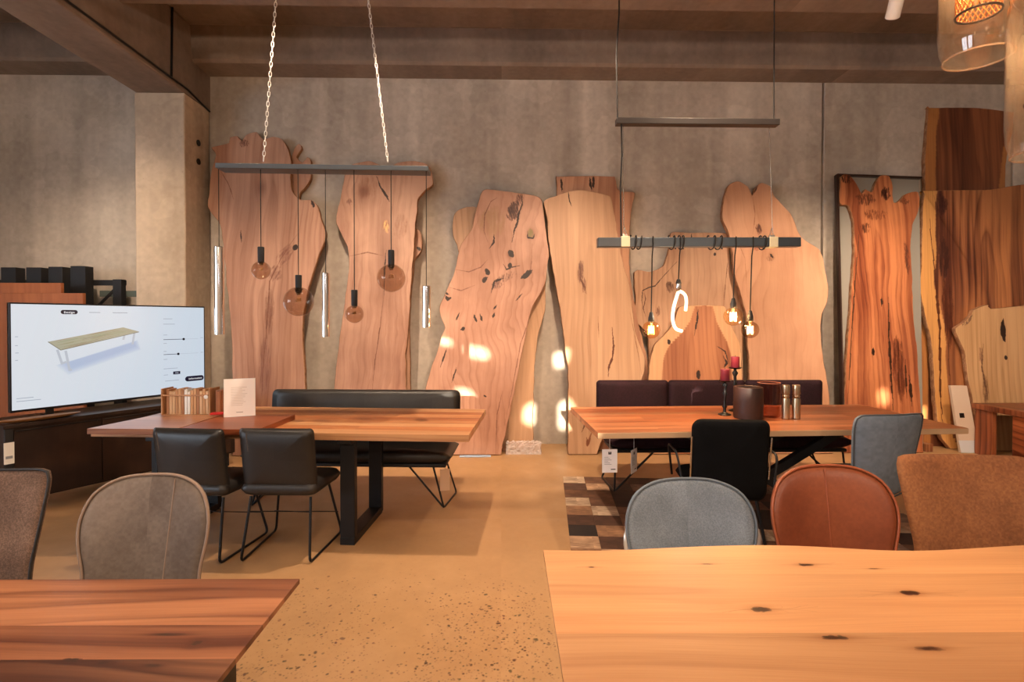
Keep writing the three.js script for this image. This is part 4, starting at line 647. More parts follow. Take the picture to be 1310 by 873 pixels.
{ // things on the right table
  const Y = 0.7705, at = (px, py) => onY(px, py, Y);
  const holder = (px, py, h, r, label, clabel) => {
    const p = at(px, py), o = thing('candle_holder', label, 'candle holder', [p.x, Y, p.z]);
    part('stem', lathe([[0, 0], [0.048, 0], [0.048, 0.008], [0.03, 0.014], [0.012, 0.022], [0.011, 0.05], [0.02, 0.065], [0.011, 0.08], [0.01, h * 0.55], [0.02, h * 0.62], [0.012, h * 0.68], [0.012, h * 0.8], [0.024, h * 0.88], [0.012, h * 0.93], [0.012, h - 0.008], [0, h - 0.008]]), M.black, o);
    part('drip_pan', lathe([[0, h - 0.008], [0.042, h - 0.008], [0.05, h + 0.002], [0.046, h + 0.002], [0.04, h - 0.002], [0, h - 0.002]]), M.black, o);
    const c = thing('pillar_candle', clabel, 'candle', [p.x, Y + h, p.z]); part('wax', lathe([[0, 0], [r, 0], [r, 0.085], [r - 0.004, 0.09], [0, 0.088]]), phys({ color: '#7a2a3c', roughness: 0.35, clearcoat: 0.3 }), c); part('wick', rod([V3(0, 0.087, 0), V3(0.001, 0.1, 0)], 0.0015), M.black, c);
  };
  holder(927, 531, 0.265, 0.034, 'short black turned candle holder on the reddish table', 'dark red pillar candle on the short holder');
  holder(940, 526, 0.35, 0.034, 'tall black turned candle holder on the reddish table', 'dark red pillar candle on the tall holder');
  { const p = at(957, 535), o = thing('storage_pot', 'brown leathery cylinder pot on the reddish table', 'pot', [p.x, Y, p.z + 0.0]); part('body', lathe([[0, 0], [0.098, 0], [0.103, 0.006], [0.106, 0.12], [0.104, 0.232], [0.096, 0.236], [0.094, 0.225], [0.094, 0.02], [0, 0.02]], 36), leather('#1f100d', '#43261d', 33, 0.5), o); }
  { const p = at(986, 534), o = thing('glass_vase', 'rose tinted glass cylinder vase beside the brown pot', 'vase', [p.x, Y, p.z - 0.03]); part('glass', lathe([[0, 0.004], [0.072, 0.002], [0.08, 0.012], [0.08, 0.258]], 36), phys({ color: '#efcdbf', transmission: 1, thickness: 0, roughness: 0.03 }), o); part('rim', new THREE.TorusGeometry(0.08, 0.003, 6, 36).rotateX(Math.PI / 2).translate(0, 0.258, 0), phys({ color: '#c98a72', roughness: 0.1, transmission: 0.5, thickness: 0 }), o); part('water_glass_base', lathe([[0, 0.006], [0.06, 0.006], [0.07, 0.03], [0.072, 0.075], [0.06, 0.085], [0, 0.085]], 28), phys({ color: '#f0dcd2', transmission: 1, thickness: 0, roughness: 0.08 }), o); }
  for (const [px, label] of [[1005, 'brushed metal pepper mill beside the glass vase'], [1018.5, 'brushed metal salt mill with a small side catch']]) { const p = at(px, 536), o = thing('pepper_mill', label, 'mill', [p.x, Y, p.z]); const m = flat('#c9b89a', 0.28, 1); part('body', lathe([[0, 0], [0.027, 0], [0.028, 0.004], [0.028, 0.15], [0.02, 0.156], [0, 0.156]]), m, o); part('head', lathe([[0, 0.156], [0.021, 0.156], [0.026, 0.165], [0.026, 0.172], [0.02, 0.178], [0.028, 0.184], [0.028, 0.248], [0.024, 0.252], [0, 0.252]]), m, o); if (px > 1010) part('catch', rbox(0.006, 0.045, 0.012, 0.002, -0.031, 0.115, 0.004), m, o); }
}
// ------------------------------------------------------------------ sideboard, television and rack on the left
{
  const A = onY(4, 545, 0.72), B = onY(205, 519, 0.72), d = B.clone().sub(A).setY(0).normalize(), L = 1.82, turn = Math.atan2(-d.z, d.x), n = V3(Math.sin(turn), 0, Math.cos(turn)); // n: outward front
  const D = 0.46, c = A.clone().add(d.clone().multiplyScalar(L / 2)).sub(n.clone().multiplyScalar(D / 2));
  const rust = (() => { const t = repeatTex(canvasTex(512, 512, (u, v) => { const k = fbm(u * 6 + 2, v * 6, 5), q = fbm(u * 40, v * 5, 3); return mix3(hex('#1f1410'), hex('#4a3326'), clamp(k * 1.1 + q * 0.2 - 0.25)); }), 1.2, 1.2); return std({ map: t, roughness: 0.5, metalness: 0.3 }); })();
  const o = thing('sideboard', 'low dark brown metal sideboard under the television', 'sideboard', [c.x, 0, c.z], turn);
  part('body', metric(rbox(L - 0.02, 0.56, D - 0.03, 0.004, 0, 0.41, -0.01)), rust, o);
  part('top', metric(rbox(L, 0.03, D, 0.004, 0, 0.705, 0)), rust, o);
  for (let i = 0; i < 3; i++) { const w = (L - 0.12) / 3, g = new THREE.Group(); const dr = part('door', metric(rbox(w - 0.006, 0.52, 0.018, 0.003, -L / 2 + 0.06 + w * (i + 0.5), 0.41, D / 2 - 0.016), i * 0.4, 0), rust, o); part('door_edge', rbox(w - 0.03, 0.006, 0.012, 0.002, -L / 2 + 0.06 + w * (i + 0.5), 0.664, D / 2 - 0.004), M.blackSteel, dr); }
  for (const sx of [-1, 1]) for (const sz of [-1, 1]) part('foot', rbox(0.05, 0.13, 0.05, 0.004, sx * (L / 2 - 0.08), 0.065, sz * (D / 2 - 0.08)), M.blackMatte, o);
  part('stile', rbox(0.05, 0.56, 0.02, 0.003, -L / 2 + 0.035, 0.41, D / 2 - 0.016), M.blackMatte, o);
  { const p = o.localToWorld(V3(0, 0, 0)); o.updateMatrixWorld(true); const q = o.localToWorld(V3(-L / 2 + 0.03, 0.43, D / 2 + 0.004)); const tg = thing('price_tag', 'white price tag on the sideboard corner', 'tag', [q.x, q.y, q.z], turn); part('tag_card', rbox(0.06, 0.16, 0.003, 0.001, 0, 0.08, 0), M.white, tg); part('print', box(0.04, 0.02, 0.001, 0, 0.05, 0.002), flat('#8a8f96', 0.6), tg); }
  // television
  const yb = 0.785, TH = 0.86, tl = onY(11, 528, yb), s = 1.0;
  const TW = 1.5, tc = (() => { // left bottom corner on the ray through its pixel, line parallel to the sideboard, 0.3 behind the front edge
    const r = ray(11, 457), P0 = A.clone().sub(n.clone().multiplyScalar(0.24)), den = r.x * n.x + r.z * n.z, k = ((P0.x - camera.position.x) * n.x + (P0.z - camera.position.z) * n.z) / den; return V3(r.x * k, 0, r.z * k); })();
  const turnTV = turn - 0.02, dt = V3(Math.cos(turnTV), 0, -Math.sin(turnTV)), tv = thing('television', 'large flat screen television showing a table configurator', 'television', [tc.x + dt.x * TW / 2, 0.7205, tc.z + dt.z * TW / 2], turnTV);
  const y0 = 0.055;
  part('housing', rbox(TW, TH, 0.045, 0.006, 0, y0 + TH / 2, -0.01), flat('#0d0d16', 0.3), tv);
  const scr = canvasTex(1280, 720, null, (c, w, h) => {
    c.fillStyle = '#dfe9f5'; c.fillRect(0, 0, w, h);
    const g = c.createLinearGradient(0, 0, w, h * 0.4); g.addColorStop(0, '#eef2f8'); g.addColorStop(1, '#d9e6f4'); c.fillStyle = g; c.fillRect(0, 0, w, h);
    const pill = (x, y, pw, ph, txt, fs, r = ph / 2) => { c.fillStyle = '#12142e'; c.beginPath(); c.moveTo(x + r, y); c.lineTo(x + pw - r, y); c.arc(x + pw - r, y + r, r, -1.57, 1.57); c.lineTo(x + r, y + ph); c.arc(x + r, y + r, r, 1.57, 4.71); c.fill(); c.fillStyle = '#fff'; c.font = `bold ${fs}px sans-serif`; c.textAlign = 'center'; c.textBaseline = 'middle'; c.fillText(txt, x + pw / 2, y + ph / 2 + 1); };
    // soft shadow of the rendered table, then its legs and top: print on the screen
    for (let i = 0; i < 14; i++) { const e = i * 5; c.fillStyle = 'rgba(140,158,205,.045)'; c.beginPath(); c.moveTo(300 - e, 418 + e * 0.2); c.lineTo(735 + e * 0.4, 285 - e * 0.3); c.lineTo(745 + e * 0.6, 315 + e * 0.5); c.lineTo(335 - e * 0.4, 455 + e * 0.8); c.fill(); }
    c.strokeStyle = '#c9cfda'; c.lineWidth = 15; for (const l of [[[248, 320], [274, 420], [300, 410]], [[296, 330], [318, 470], [332, 468]], [[738, 205], [724, 300]], [[668, 225], [660, 262]]]) { c.beginPath(); l.forEach((p, i) => i ? c.lineTo(...p) : c.moveTo(...p)); c.stroke(); }
    c.fillStyle = '#b9b49c'; c.beginPath(); c.moveTo(196, 262); c.lineTo(660, 165); c.lineTo(770, 200); c.lineTo(268, 322); c.fill();
    const r = rng(2); c.lineWidth = 2; for (let i = 0; i < 46; i++) { c.strokeStyle = `rgba(${120 + r() * 60},${112 + r() * 55},${84 + r() * 40},.4)`; const t = r(), a = r() * 0.7, b = a + 0.15 + r() * 0.2; const P = (s, q) => [lerp(lerp(196, 268, s), lerp(660, 770, s), q), lerp(lerp(262, 322, s), lerp(165, 200, s), q)]; c.beginPath(); c.moveTo(...P(t, a)); c.lineTo(...P(t, Math.min(1, b))); c.stroke(); }
    c.strokeStyle = '#7d7a68'; c.lineWidth = 4; c.beginPath(); c.moveTo(196, 262); c.lineTo(268, 324); c.lineTo(770, 203); c.stroke();
    pill(270, 36, 100, 30, 'Design', 20); c.fillStyle = '#9aa4b4'; c.fillRect(440, 50, 70, 4); c.fillRect(590, 50, 100, 4);
    c.fillStyle = '#a9b2c2'; for (const [x, y, ww] of [[950, 96, 70], [950, 140, 90], [950, 230, 30], [950, 300, 26], [950, 366, 24], [950, 432, 30], [950, 510, 110], [950, 562, 34], [960, 612, 110], [1250, 260, 22], [1250, 388, 20], [20, 220, 16], [20, 280, 14], [20, 330, 18], [20, 380, 14], [24, 640, 90], [24, 660, 130]]) c.fillRect(x, y, ww, 4);
    for (const [y, x] of [[268, 1110], [392, 1066]]) { c.fillStyle = '#30384a'; c.fillRect(950, y, x - 950, 4); c.fillStyle = '#c3ccda'; c.fillRect(x, y, 1230 - x, 3); c.fillStyle = '#0c0f1c'; c.beginPath(); c.arc(x, y + 2, 10, 0, 7); c.fill(); }
    c.fillStyle = '#12142e'; c.fillRect(1024, 540, 56, 24); c.fillStyle = '#c8cede'; c.fillRect(1038, 550, 28, 5); pill(1120, 590, 156, 44, 'ⓘ Information', 19);
  });
  part('screen', new THREE.PlaneGeometry(TW - 0.024, TH - 0.03).translate(0, y0 + TH / 2 + 0.003, 0.0135), std({ color: '#05060a', roughness: 0.25, emissive: '#ffffff', emissiveMap: scr, emissiveIntensity: 0.82 }), tv, 'bright configurator screen with a rendered table');
  for (const sx of [-0.5, 0.5]) part('stand_foot', merge([rbox(0.05, 0.07, 0.03, 0.004, sx, 0.035, -0.01), rbox(0.05, 0.012, 0.26, 0.004, sx, 0.006, 0.0)]), M.black, tv);
  const L2 = new THREE.RectAreaLight(new THREE.Color().setRGB(0.82, 0.92, 1), 0.7, TW - 0.05, TH - 0.05); L2.position.set(0, y0 + TH / 2, 0.02); L2.rotation.y = Math.PI; tv.add(L2); L2.name = 'screen_light';
  // tray
  o.updateMatrixWorld(true); const q = o.localToWorld(V3(-L / 2 + 0.24, 0.7205, D / 2 - 0.06));
  const tr = thing('wooden_tray', 'flat oval wooden tray on the sideboard in front of the television', 'tray', [q.x, 0.7205, q.z], turn);
  part('dish', lathe([[0, 0], [0.2, 0.004], [0.26, 0.02], [0.255, 0.026], [0.19, 0.012], [0, 0.01]], 36).scale(1, 1, 0.2), flat('#8a5f34', 0.5), tr);
}
// upright wood panels and the black cantilever rack behind the television
{
  const add = (px0, px1, py, z, label, m) => { const a = onZ(px0, py, z), b = onZ(px1, py, z), o = thing('timber_sheet', label, 'sheet', [(a.x + b.x) / 2, 0, z]); part('board', metric(rbox(b.x - a.x, a.y, 0.04, 0.003, 0, a.y / 2, 0)), m, o); };
  const pm = std({ map: woodTile({ light: '#a8653a', dark: '#7c4424', seed: 71, freq: 14, ring: 0.25, streak: 0.3, patch: 0.4 }), roughness: 0.6 });
  add(-60, 80, 362, -5.72, 'tall plain brown wood panel standing before the black rack', pm);
  add(-60, 108, 375, -5.62, 'lower plain brown wood panel directly behind the television', pm);
  const o = thing('storage_rack', 'black steel rack with upright posts against the wall behind the television', 'rack', [onZ(75, 400, -6.0).x, 0, -6.05]);
  const X = (px) => onZ(px, 400, -6.05).x - o.position.x, Y = (py) => onZ(70, py, -6.05).y;
  for (const [a, b, t] of [[8, 27, 343], [40, 59, 343], [68, 86, 342], [96, 115, 341]]) part('post', rbox(X(b) - X(a), Y(t), 0.12, 0.004, (X(a) + X(b)) / 2, Y(t) / 2, 0), M.blackMatte, o);
  part('rail', rbox(X(152) - X(-30), 0.06, 0.06, 0.004, (X(152) + X(-30)) / 2, Y(361), -0.1), M.blackMatte, o);
  part('end_post', rbox(X(152) - X(141), Y(357), 0.08, 0.004, (X(152) + X(141)) / 2, Y(357) / 2, -0.08), M.blackMatte, o);
  part('brace', bar(V3(X(122), Y(390), -0.06), V3(X(142), Y(370), -0.06), 0.025, 0.02), M.blackMatte, o);
  part('cross_plate', rbox(X(168) - X(115), 0.07, 0.03, 0.003, (X(168) + X(115)) / 2, Y(375), -0.16), flat('#5a6660', 0.5), o, 'grey green plate');
}
// ------------------------------------------------------------------ things at the foot of the slabs on the right
{
  const a = onY(1228, 582, 0), o = thing('laminate_sheet', 'white and beige laminate sheet standing by the low dark table', 'sheet', [a.x + 0.1, 0.002, -5.93], 0.0);
  const Z = -5.9, P = (px, py) => { const p = onZ(px, py, Z); return [p.x - o.position.x, Math.max(0, p.y)]; };
  const sh = (q, dz, m, name, d = 0.012, lb) => part(name, metric(new THREE.ExtrudeGeometry(new THREE.Shape(q.map((p) => new THREE.Vector2(...P(...p)))), { depth: d, bevelEnabled: false }).translate(0, 0, dz)), m, o, lb);
  sh([[1229, 583], [1253, 583], [1237, 494], [1216, 494]], 0, flat('#cdb8a4', 0.6), 'board', 0.03);
  sh([[1229.5, 582], [1252.5, 582], [1249.5, 564], [1226, 564]], 0.03, flat('#c8ccd2', 0.5), 'label_strip', 0.002, 'pale grey label strip');
  sh([[1228, 535], [1234, 535], [1233, 529], [1227, 529]], 0.03, M.black, 'black_mark', 0.002, 'small black square');
}
{
  // low slab table at the right edge of the picture
  const h = 0.57, c0 = onZ(1243, 517, -5.9), L = 1.1, D = 1.4;
  const o = thing('low_table', 'low dark walnut table with thick slab sides beside the white laminate sheet', 'table', [c0.x + L / 2, 0, -5.9 + D / 2]);
  part('tabletop', metric(rbox(L, 0.06, D, 0.006, 0, h - 0.03, 0), 0, 0), M.walnut[2], o);
  for (const s of [-1, 1]) part('side_panel', metric(rbox(0.04, h - 0.06, D - 0.5, 0.006, s * (L / 2 - 0.05), (h - 0.06) / 2, 0.2), 0.3, 0.1, true), M.walnut[3], o);
  for (const s of [-1, 1]) part('leg', metric(rbox(0.05, h - 0.06, 0.22, 0.006, s * (L / 2 - 0.045), (h - 0.06) / 2, -D / 2 + 0.13), 0.3, 0.1), M.walnut[1], o);
}
{ const p = onY(1183, 577, 0), o = thing('wood_offcut', 'small reddish wood block on the floor beyond the velvet chair', 'block', [p.x, 0, p.z], 0.2); part('block', metric(rbox(0.09, 0.09, 0.12, 0.004, 0, 0.045, 0)), M.acacia[0], o); }
{ const p = onY(588, 584.5, 0), q = onY(628, 584.5, 0), o = thing('shim_strip', 'pale blue plastic strip under the pitted slab', 'strip', [(p.x + q.x) / 2, 0, p.z + 0.01], 0); part('strip', rbox(q.x - p.x, 0.012, 0.05, 0.003, 0, 0.006, 0), flat('#9fb4d0', 0.5), o); }

// ------------------------------------------------------------------ pendant lamp with chains over the left table
const glassAmber = phys({ color: '#e2d6cb', transmission: 1, thickness: 0, roughness: 0.02, ior: 1.5 });
{
  const Z = -3.86, a = onZ(276, 213, Z), b = onZ(548, 216, Z), y = a.y, o = thing('pendant_lamp', 'long grey steel beam pendant hung on two chains with globes and chrome tubes', 'lamp', [(a.x + b.x) / 2, y, Z]);
  const X = (px, py = 300) => onZ(px, py, Z).x - o.position.x, Yp = (py, px = 400) => onZ(px, py, Z).y - y, L = b.x - a.x;
  const bm = part('beam', rbox(L, 0.035, 0.14, 0.003, 0, 0, -0.06), flat('#4d5257', 0.5, 0.4), o); bm.rotation.z = -0.008;
  const linkMat = flat('#e8e4dc', 0.35, 0.55), linkG = (() => { const p = []; for (let i = 0; i < 12; i++) { const t = i / 12 * 6.2832; p.push(V3(Math.cos(t) * 0.0085, Math.sin(t) * 0.017 + Math.sign(Math.sin(t)) * 0.004, 0)); } return rod(p, 0.0028, true, 5); })();
  for (const [pb, yb, pt] of [[337, 206, 353], [496, 207, 471]]) {
    const s = onZ(pb, yb, Z - 0.06), top = onZ(pt, -1, Z - 0.06), dir = top.clone().sub(s).normalize(), len = (CEIL - s.y) / dir.y, N = Math.floor(len / 0.036), ch = new THREE.Group(); ch.name = 'chain'; o.add(ch);
    const q = new THREE.Quaternion().setFromUnitVectors(V3(0, 1, 0), dir);
    for (let i = 0; i < N; i++) { const m = part('chain_link', linkG, linkMat, ch); m.position.copy(s.clone().addScaledVector(dir, 0.018 + i * 0.036)).sub(o.position); m.quaternion.copy(q).multiply(new THREE.Quaternion().setFromAxisAngle(V3(0, 1, 0), i % 2 ? 0.6 : 0.6 + Math.PI / 2)); }
  }
  const globe = (px, sy0, sy1, cy, R) => { // socket top and bottom rows, globe centre row, radius px
    const g = new THREE.Group(); g.name = 'globe_bulb'; o.add(g); const x = X(px, cy), k = -Z / FOCAL;
    part('cord', rod([V3(0, -0.02, 0), V3(0, Yp(sy0, px), 0)], 0.0035), M.cord, g); part('socket', lathe([[0, Yp(sy1, px)], [0.022, Yp(sy1, px)], [0.023, Yp(sy0, px) - 0.004], [0.02, Yp(sy0, px)], [0, Yp(sy0, px)]], 18), M.blackMatte, g);
    const r = R * k, c = Yp(cy, px), yt = Yp(sy1, px); part('screw_cap', lathe([[0, yt], [0.013, yt], [0.013, yt - 0.02], [0, yt - 0.02]], 14), M.steel, g);
    const pts = []; for (let i = 0; i <= 20; i++) { const t = 0.18 + i / 20 * (Math.PI - 0.18); let yy = Math.cos(t) * r; pts.push([Math.sin(t) * r, c + yy]); } pts[0] = [0.013, yt - 0.015];
    part('glass', lathe(pts, 32), glassAmber, g, 'amber tinted clear glass');
    const sp = []; for (let i = 0; i < 40; i++) { const t = i / 39; sp.push(V3(Math.sin(t * 18) * r * 0.18, c + r * 0.25 - t * r * 0.25, Math.cos(t * 18) * r * 0.18)); } part('filament', rod(sp, 0.0022, false, 5), flat('#b98a50', 0.3, 0.6), g);
    g.position.x = x;
  };
  globe(334, 316, 336, 346, 11.5); globe(382, 352, 374, 386, 18.5); globe(453.5, 371, 391, 402, 11.5); globe(500.5, 320, 342, 356, 18);
  const tube = (px, y0, y1, R) => { const g = new THREE.Group(); g.name = 'tube_light'; o.add(g); g.position.x = X(px, y1); const r = R * -Z / FOCAL, A = Yp(y0, px), B = Yp(y1, px); part('cord', rod([V3(0, -0.02, 0), V3(0, A, 0)], 0.003), M.cord, g); part('tube', lathe([[r * 0.9, B], [r, B], [r, A - 0.004], [r * 0.9, A], [0, A]], 24), M.chrome, g, 'polished chrome tube'); };
  tube(281, 316, 428, 5.8); tube(417, 349.5, 431, 4.6); tube(545.5, 366, 419, 5.2);
}
// ------------------------------------------------------------------ black bar pendant with bare bulbs over the right table
{
  const Z = -3.95, k = -Z / FOCAL, a = onZ(764, 310, Z), b = onZ(1022, 308, Z), y = a.y, o = thing('pendant_lamp', 'black tube bar pendant with wrapped cords and bare glowing bulbs', 'lamp', [(a.x + b.x) / 2, y, Z]);
  const X = (px, py = 310) => onZ(px, py, Z).x - o.position.x, Yp = (py, px = 890) => onZ(px, py, Z).y - y, L = b.x - a.x;
  const dark = flat('#4a525a', 0.35, 0.7);
  const bar1 = part('lower_bar', rbox(L, 0.07, 0.07, 0.006, 0, 0, 0, 2), dark, o); bar1.rotation.z = 0.006;
  const u0 = X(788, 157), u1 = X(995, 155), uy = Yp(157);
  part('upper_bar', rbox(u1 - u0, 0.045, 0.07, 0.004, (u0 + u1) / 2, uy, 0), flat('#3a3432', 0.5, 0.4), o);
  for (const px of [799, 989]) part('cable', rod([V3(X(px === 799 ? 797 : 984, 170), uy - 0.02, 0), V3(X(px - 1), 0.09, 0)], 0.0028), M.steel, o, 'thin steel cable');
  for (const px of [799, 987]) { const x = X(px); part('clamp', rbox(0.065, 0.078, 0.078, 0.004, x, 0.002, 0), flat('#e6dcb8', 0.4, 0.2), o, 'pale clamp block'); part('yoke', merge([rod([V3(x - 0.02, 0.04, 0), V3(x, 0.11, 0)], 0.003), rod([V3(x + 0.02, 0.04, 0), V3(x, 0.11, 0)], 0.003), rbox(0.04, 0.018, 0.03, 0.003, x, 0.048, 0)]), M.steel, o); }
  const H = CEIL - y;
  part('suspension', rod([V3(X(790, 150), uy + 0.02, 0), V3(X(788, 80), uy + 0.5, 0.01), V3(X(792, 30), uy + 0.8, 0), V3(X(791, 0), H, 0)], 0.006), M.cord, o); part('suspension', rod([V3(X(990, 150), uy + 0.02, 0), V3(X(990, 0), H, 0)], 0.005), M.cord, o);
  part('feed_cord', rod([V3(X(794, 160), uy, 0.02), V3(X(795, 200), Yp(200), 0.02), V3(X(793, 240), Yp(240), 0.02), V3(X(794, 300), 0.03, 0.02)], 0.006), M.cord, o);
  const wrap = (p0, p1, turns) => { const s = []; for (let i = 0; i <= turns * 14; i++) { const t = i / (turns * 14), an = t * turns * 6.2832 + 1; s.push(V3(lerp(X(p0), X(p1), t), Math.sin(an) * 0.052, Math.cos(an) * 0.052)); } part('wrapped_cord', rod(s, 0.005, false, 5), M.cord, o); };
  wrap(806, 820, 2); wrap(855, 866, 1.5); wrap(868, 876, 1.5); wrap(905, 926, 2.5); wrap(972, 980, 1.5);
  const lampLight = (g, yy, I, col) => { const l = new THREE.PointLight(col, I); l.position.set(0, yy, 0); l.shadow.radius = 1.2; g.add(l); };
  const glow = (c, i) => std({ color: '#201008', emissive: c, emissiveIntensity: i, roughness: 0.5 });
  const bulb = (px, topY, capTop, cy, R, tint, em, I) => {
    const g = new THREE.Group(); g.name = 'bulb'; o.add(g); g.position.x = X(px, cy); const c = Yp(cy, px), r = R * k, ct = Yp(capTop, px);
    part('cord', rod([V3(0, 0.04, 0.04), V3(0, -0.02, 0.045), V3(0, -0.1, 0.02), V3(0, ct, 0)], 0.0045), M.cord, g);
    part('socket', lathe([[0, ct + 0.01], [0.012, ct], [0.022, ct - 0.04], [0.022, ct - 0.075], [0, ct - 0.075]], 16), M.blackMatte, g);
    const neck = ct - 0.07, pts = [[0.016, neck]]; for (let i = 0; i <= 18; i++) { const t = 0.35 + i / 18 * (Math.PI - 0.35); pts.push([Math.sin(t) * r, c + Math.cos(t) * r]); }
    part('glass', lathe(pts, 28), phys({ color: tint, transmission: 1, thickness: 0, roughness: 0.02 }), g);
    const f = []; for (let i = 0; i < 8; i++) { const an = i / 8 * 6.283, q = i % 2; f.push(V3(Math.cos(an) * r * 0.3, c + (q ? 0.4 : -0.5) * r, Math.sin(an) * r * 0.3)); } part('filament', rod(f, 0.0045, true, 5), glow(em, 16), g, 'glowing filament'); part('glass_stem', lathe([[0, neck], [0.01, neck], [0.007, c + r * 0.1], [0, c]], 10), phys({ color: '#fff2dc', transmission: 0.8, thickness: 0, roughness: 0.1 }), g);
    lampLight(g, c, I, new THREE.Color().setRGB(1, 0.62, 0.3));
  };
  bulb(833, 300, 400, 422, 11.5, '#fbe3c6', '#ffb45a', 1.1);
  bulb(938, 300, 382, 405, 12, '#fff0da', '#ffd896', 1.3);
  bulb(959.5, 312, 398, 422, 11, '#e6d8c8', '#ffcf90', 0.8);
  { // bent white tube bulb
    const g = new THREE.Group(); g.name = 'bulb'; o.add(g); const px = 868, c = Yp(358, px); g.position.x = X(px, 370); const x = (q, py) => X(q, py) - g.position.x;
    part('cord', rod([V3(0, 0.04, 0.04), V3(0, -0.02, 0.045), V3(0, -0.1, 0.02), V3(0, c, 0)], 0.0045), M.cord, g);
    part('socket', lathe([[0, c + 0.01], [0.014, c], [0.022, c - 0.03], [0, c - 0.03]], 16), M.blackMatte, g); part('chrome_cap', lathe([[0.02, c - 0.03], [0.022, c - 0.06], [0.014, c - 0.09], [0, c - 0.09]], 14), M.chrome, g);
    const pts = [[877, 398], [878, 385], [876, 377], [869, 373], [865, 382], [861, 398], [861, 412], [865, 421], [873, 424]].map(([a, q]) => V3(x(a, q), Yp(q, a), 0));
    part('glowing_tube', rod(new THREE.CatmullRomCurve3(pts).getPoints(40), 0.0125, false, 8), glow('#ffe6c4', 2.2), g, 'bent glowing white tube');
    lampLight(g, Yp(395, 868), 1.0, new THREE.Color().setRGB(1, 0.75, 0.5)); g.children[g.children.length - 1].position.z = 0.04; g.children[g.children.length - 1].position.x = 0.03;
  }
}
// ------------------------------------------------------------------ clear glass lanterns over the oak table
function lantern(px, pyBottom, depth, R, label) {
  const c = onZ(px, pyBottom, -depth), o = thing('glass_lantern', label, 'lamp', [c.x, c.y, c.z]), h = 0.46;
  part('glass', lathe([[R * 0.86, 0], [R * 0.96, 0.035], [R, 0.08], [R, h - 0.1], [R * 0.9, h - 0.04], [R * 0.35, h], [0.03, h + 0.01]], 48), phys({ color: '#f7efe6', transmission: 1, thickness: 0, roughness: 0.01 }), o, 'clear glass cylinder');
  part('glass_lip', new THREE.TorusGeometry(R * 0.86, 0.003, 6, 48).rotateX(Math.PI / 2), phys({ color: '#f4e6d8', transmission: 0.9, thickness: 0, roughness: 0.03 }), o); part('added_inner_glass', lathe([[R * 0.84, 0.003], [R * 0.93, 0.037], [R * 0.97, 0.08], [R * 0.97, h - 0.1], [R * 0.86, h - 0.045], [R * 0.34, h - 0.006]], 48), phys({ color: '#faf2ea', transmission: 0.97, thickness: 0, roughness: 0.01 }), o);  // second inner glass wall added to strengthen the reflections
  const mesh = new THREE.Group(); mesh.name = 'mesh_shade'; o.add(mesh);
  const r = R * 0.56, y0 = 0.135, y1 = h - 0.09, wires = []; for (let i = 0; i < 26; i++) for (const s of [1, -1]) { const p = []; for (let q = 0; q <= 6; q++) { const t = q / 6, an = i / 26 * 6.283 + s * t * 2.2; p.push(V3(Math.cos(an) * r, lerp(y0, y1, t), Math.sin(an) * r)); } wires.push(rod(p, 0.0016, false, 4)); }
  part('wire_mesh', merge(wires), flat('#b9793f', 0.35, 0.8), mesh, 'copper wire mesh'); for (const yy of [y0, y1]) part('ring', new THREE.TorusGeometry(r, 0.004, 6, 40).rotateX(Math.PI / 2).translate(0, yy, 0), flat('#2a211c', 0.4, 0.6), mesh);
  part('bulb', new THREE.SphereGeometry(0.028, 20, 14).scale(1, 1.5, 1).translate(0, h * 0.62, 0), std({ color: '#201008', emissive: '#ffb566', emissiveIntensity: 6 }), o, 'glowing warm bulb'); part('socket', lathe([[0, h * 0.7], [0.02, h * 0.7], [0.02, h + 0.02], [0, h + 0.02]], 16), M.blackMatte, o);
  part('cord', rod([V3(0, h + 0.02, 0), V3(0, CEIL - c.y, 0)], 0.004), M.cord, o);
  const l = new THREE.PointLight(new THREE.Color().setRGB(1, 0.62, 0.3), 1.6); l.position.set(0, h * 0.62, 0); l.shadow.radius = 1.4; o.add(l);
}
lantern(1251, 74, 1.62, 0.1, 'clear glass lantern with copper mesh shade hanging over the oak table');
lantern(1345, 196, 1.35, 0.092, 'lower clear glass lantern hanging at the end of the oak table');

// ------------------------------------------------------------------ ceiling tracks with spot lamps, most out of view, placed for what they light
const spotHeadMat = flat('#e6e0d8', 0.45), lensMat = std({ color: '#201810', emissive: '#ffd9a6', emissiveIntensity: 4 });
const headG = merge([lathe([[0, 0.09], [0.03, 0.09], [0.045, 0.075], [0.045, -0.075], [0.04, -0.08], [0.037, -0.06], [0, -0.06]], 24)]), lensG = new THREE.CircleGeometry(0.036, 24).rotateX(Math.PI / 2).translate(0, -0.0605, 0);
const TRACKY = 3.98;
for (const [z, x0, x1, label] of [[-3.65, -3.4, 4.4, 'white lighting track over the dining tables'], [-1.2, -3.4, 4.4, 'unseen lighting track over the foreground tables']]) {
  const o = thing('lighting_track', label, 'track', [(x0 + x1) / 2, TRACKY, z]); part('rail', rbox(x1 - x0, 0.035, 0.035, 0.003), spotHeadMat, o);
  for (const s of [-1, 0, 1]) part('hanger', rod([V3(s * (x1 - x0) * 0.45, 0.01, 0), V3(s * (x1 - x0) * 0.45, CEIL - TRACKY, 0)], 0.004), M.steel, o);
}
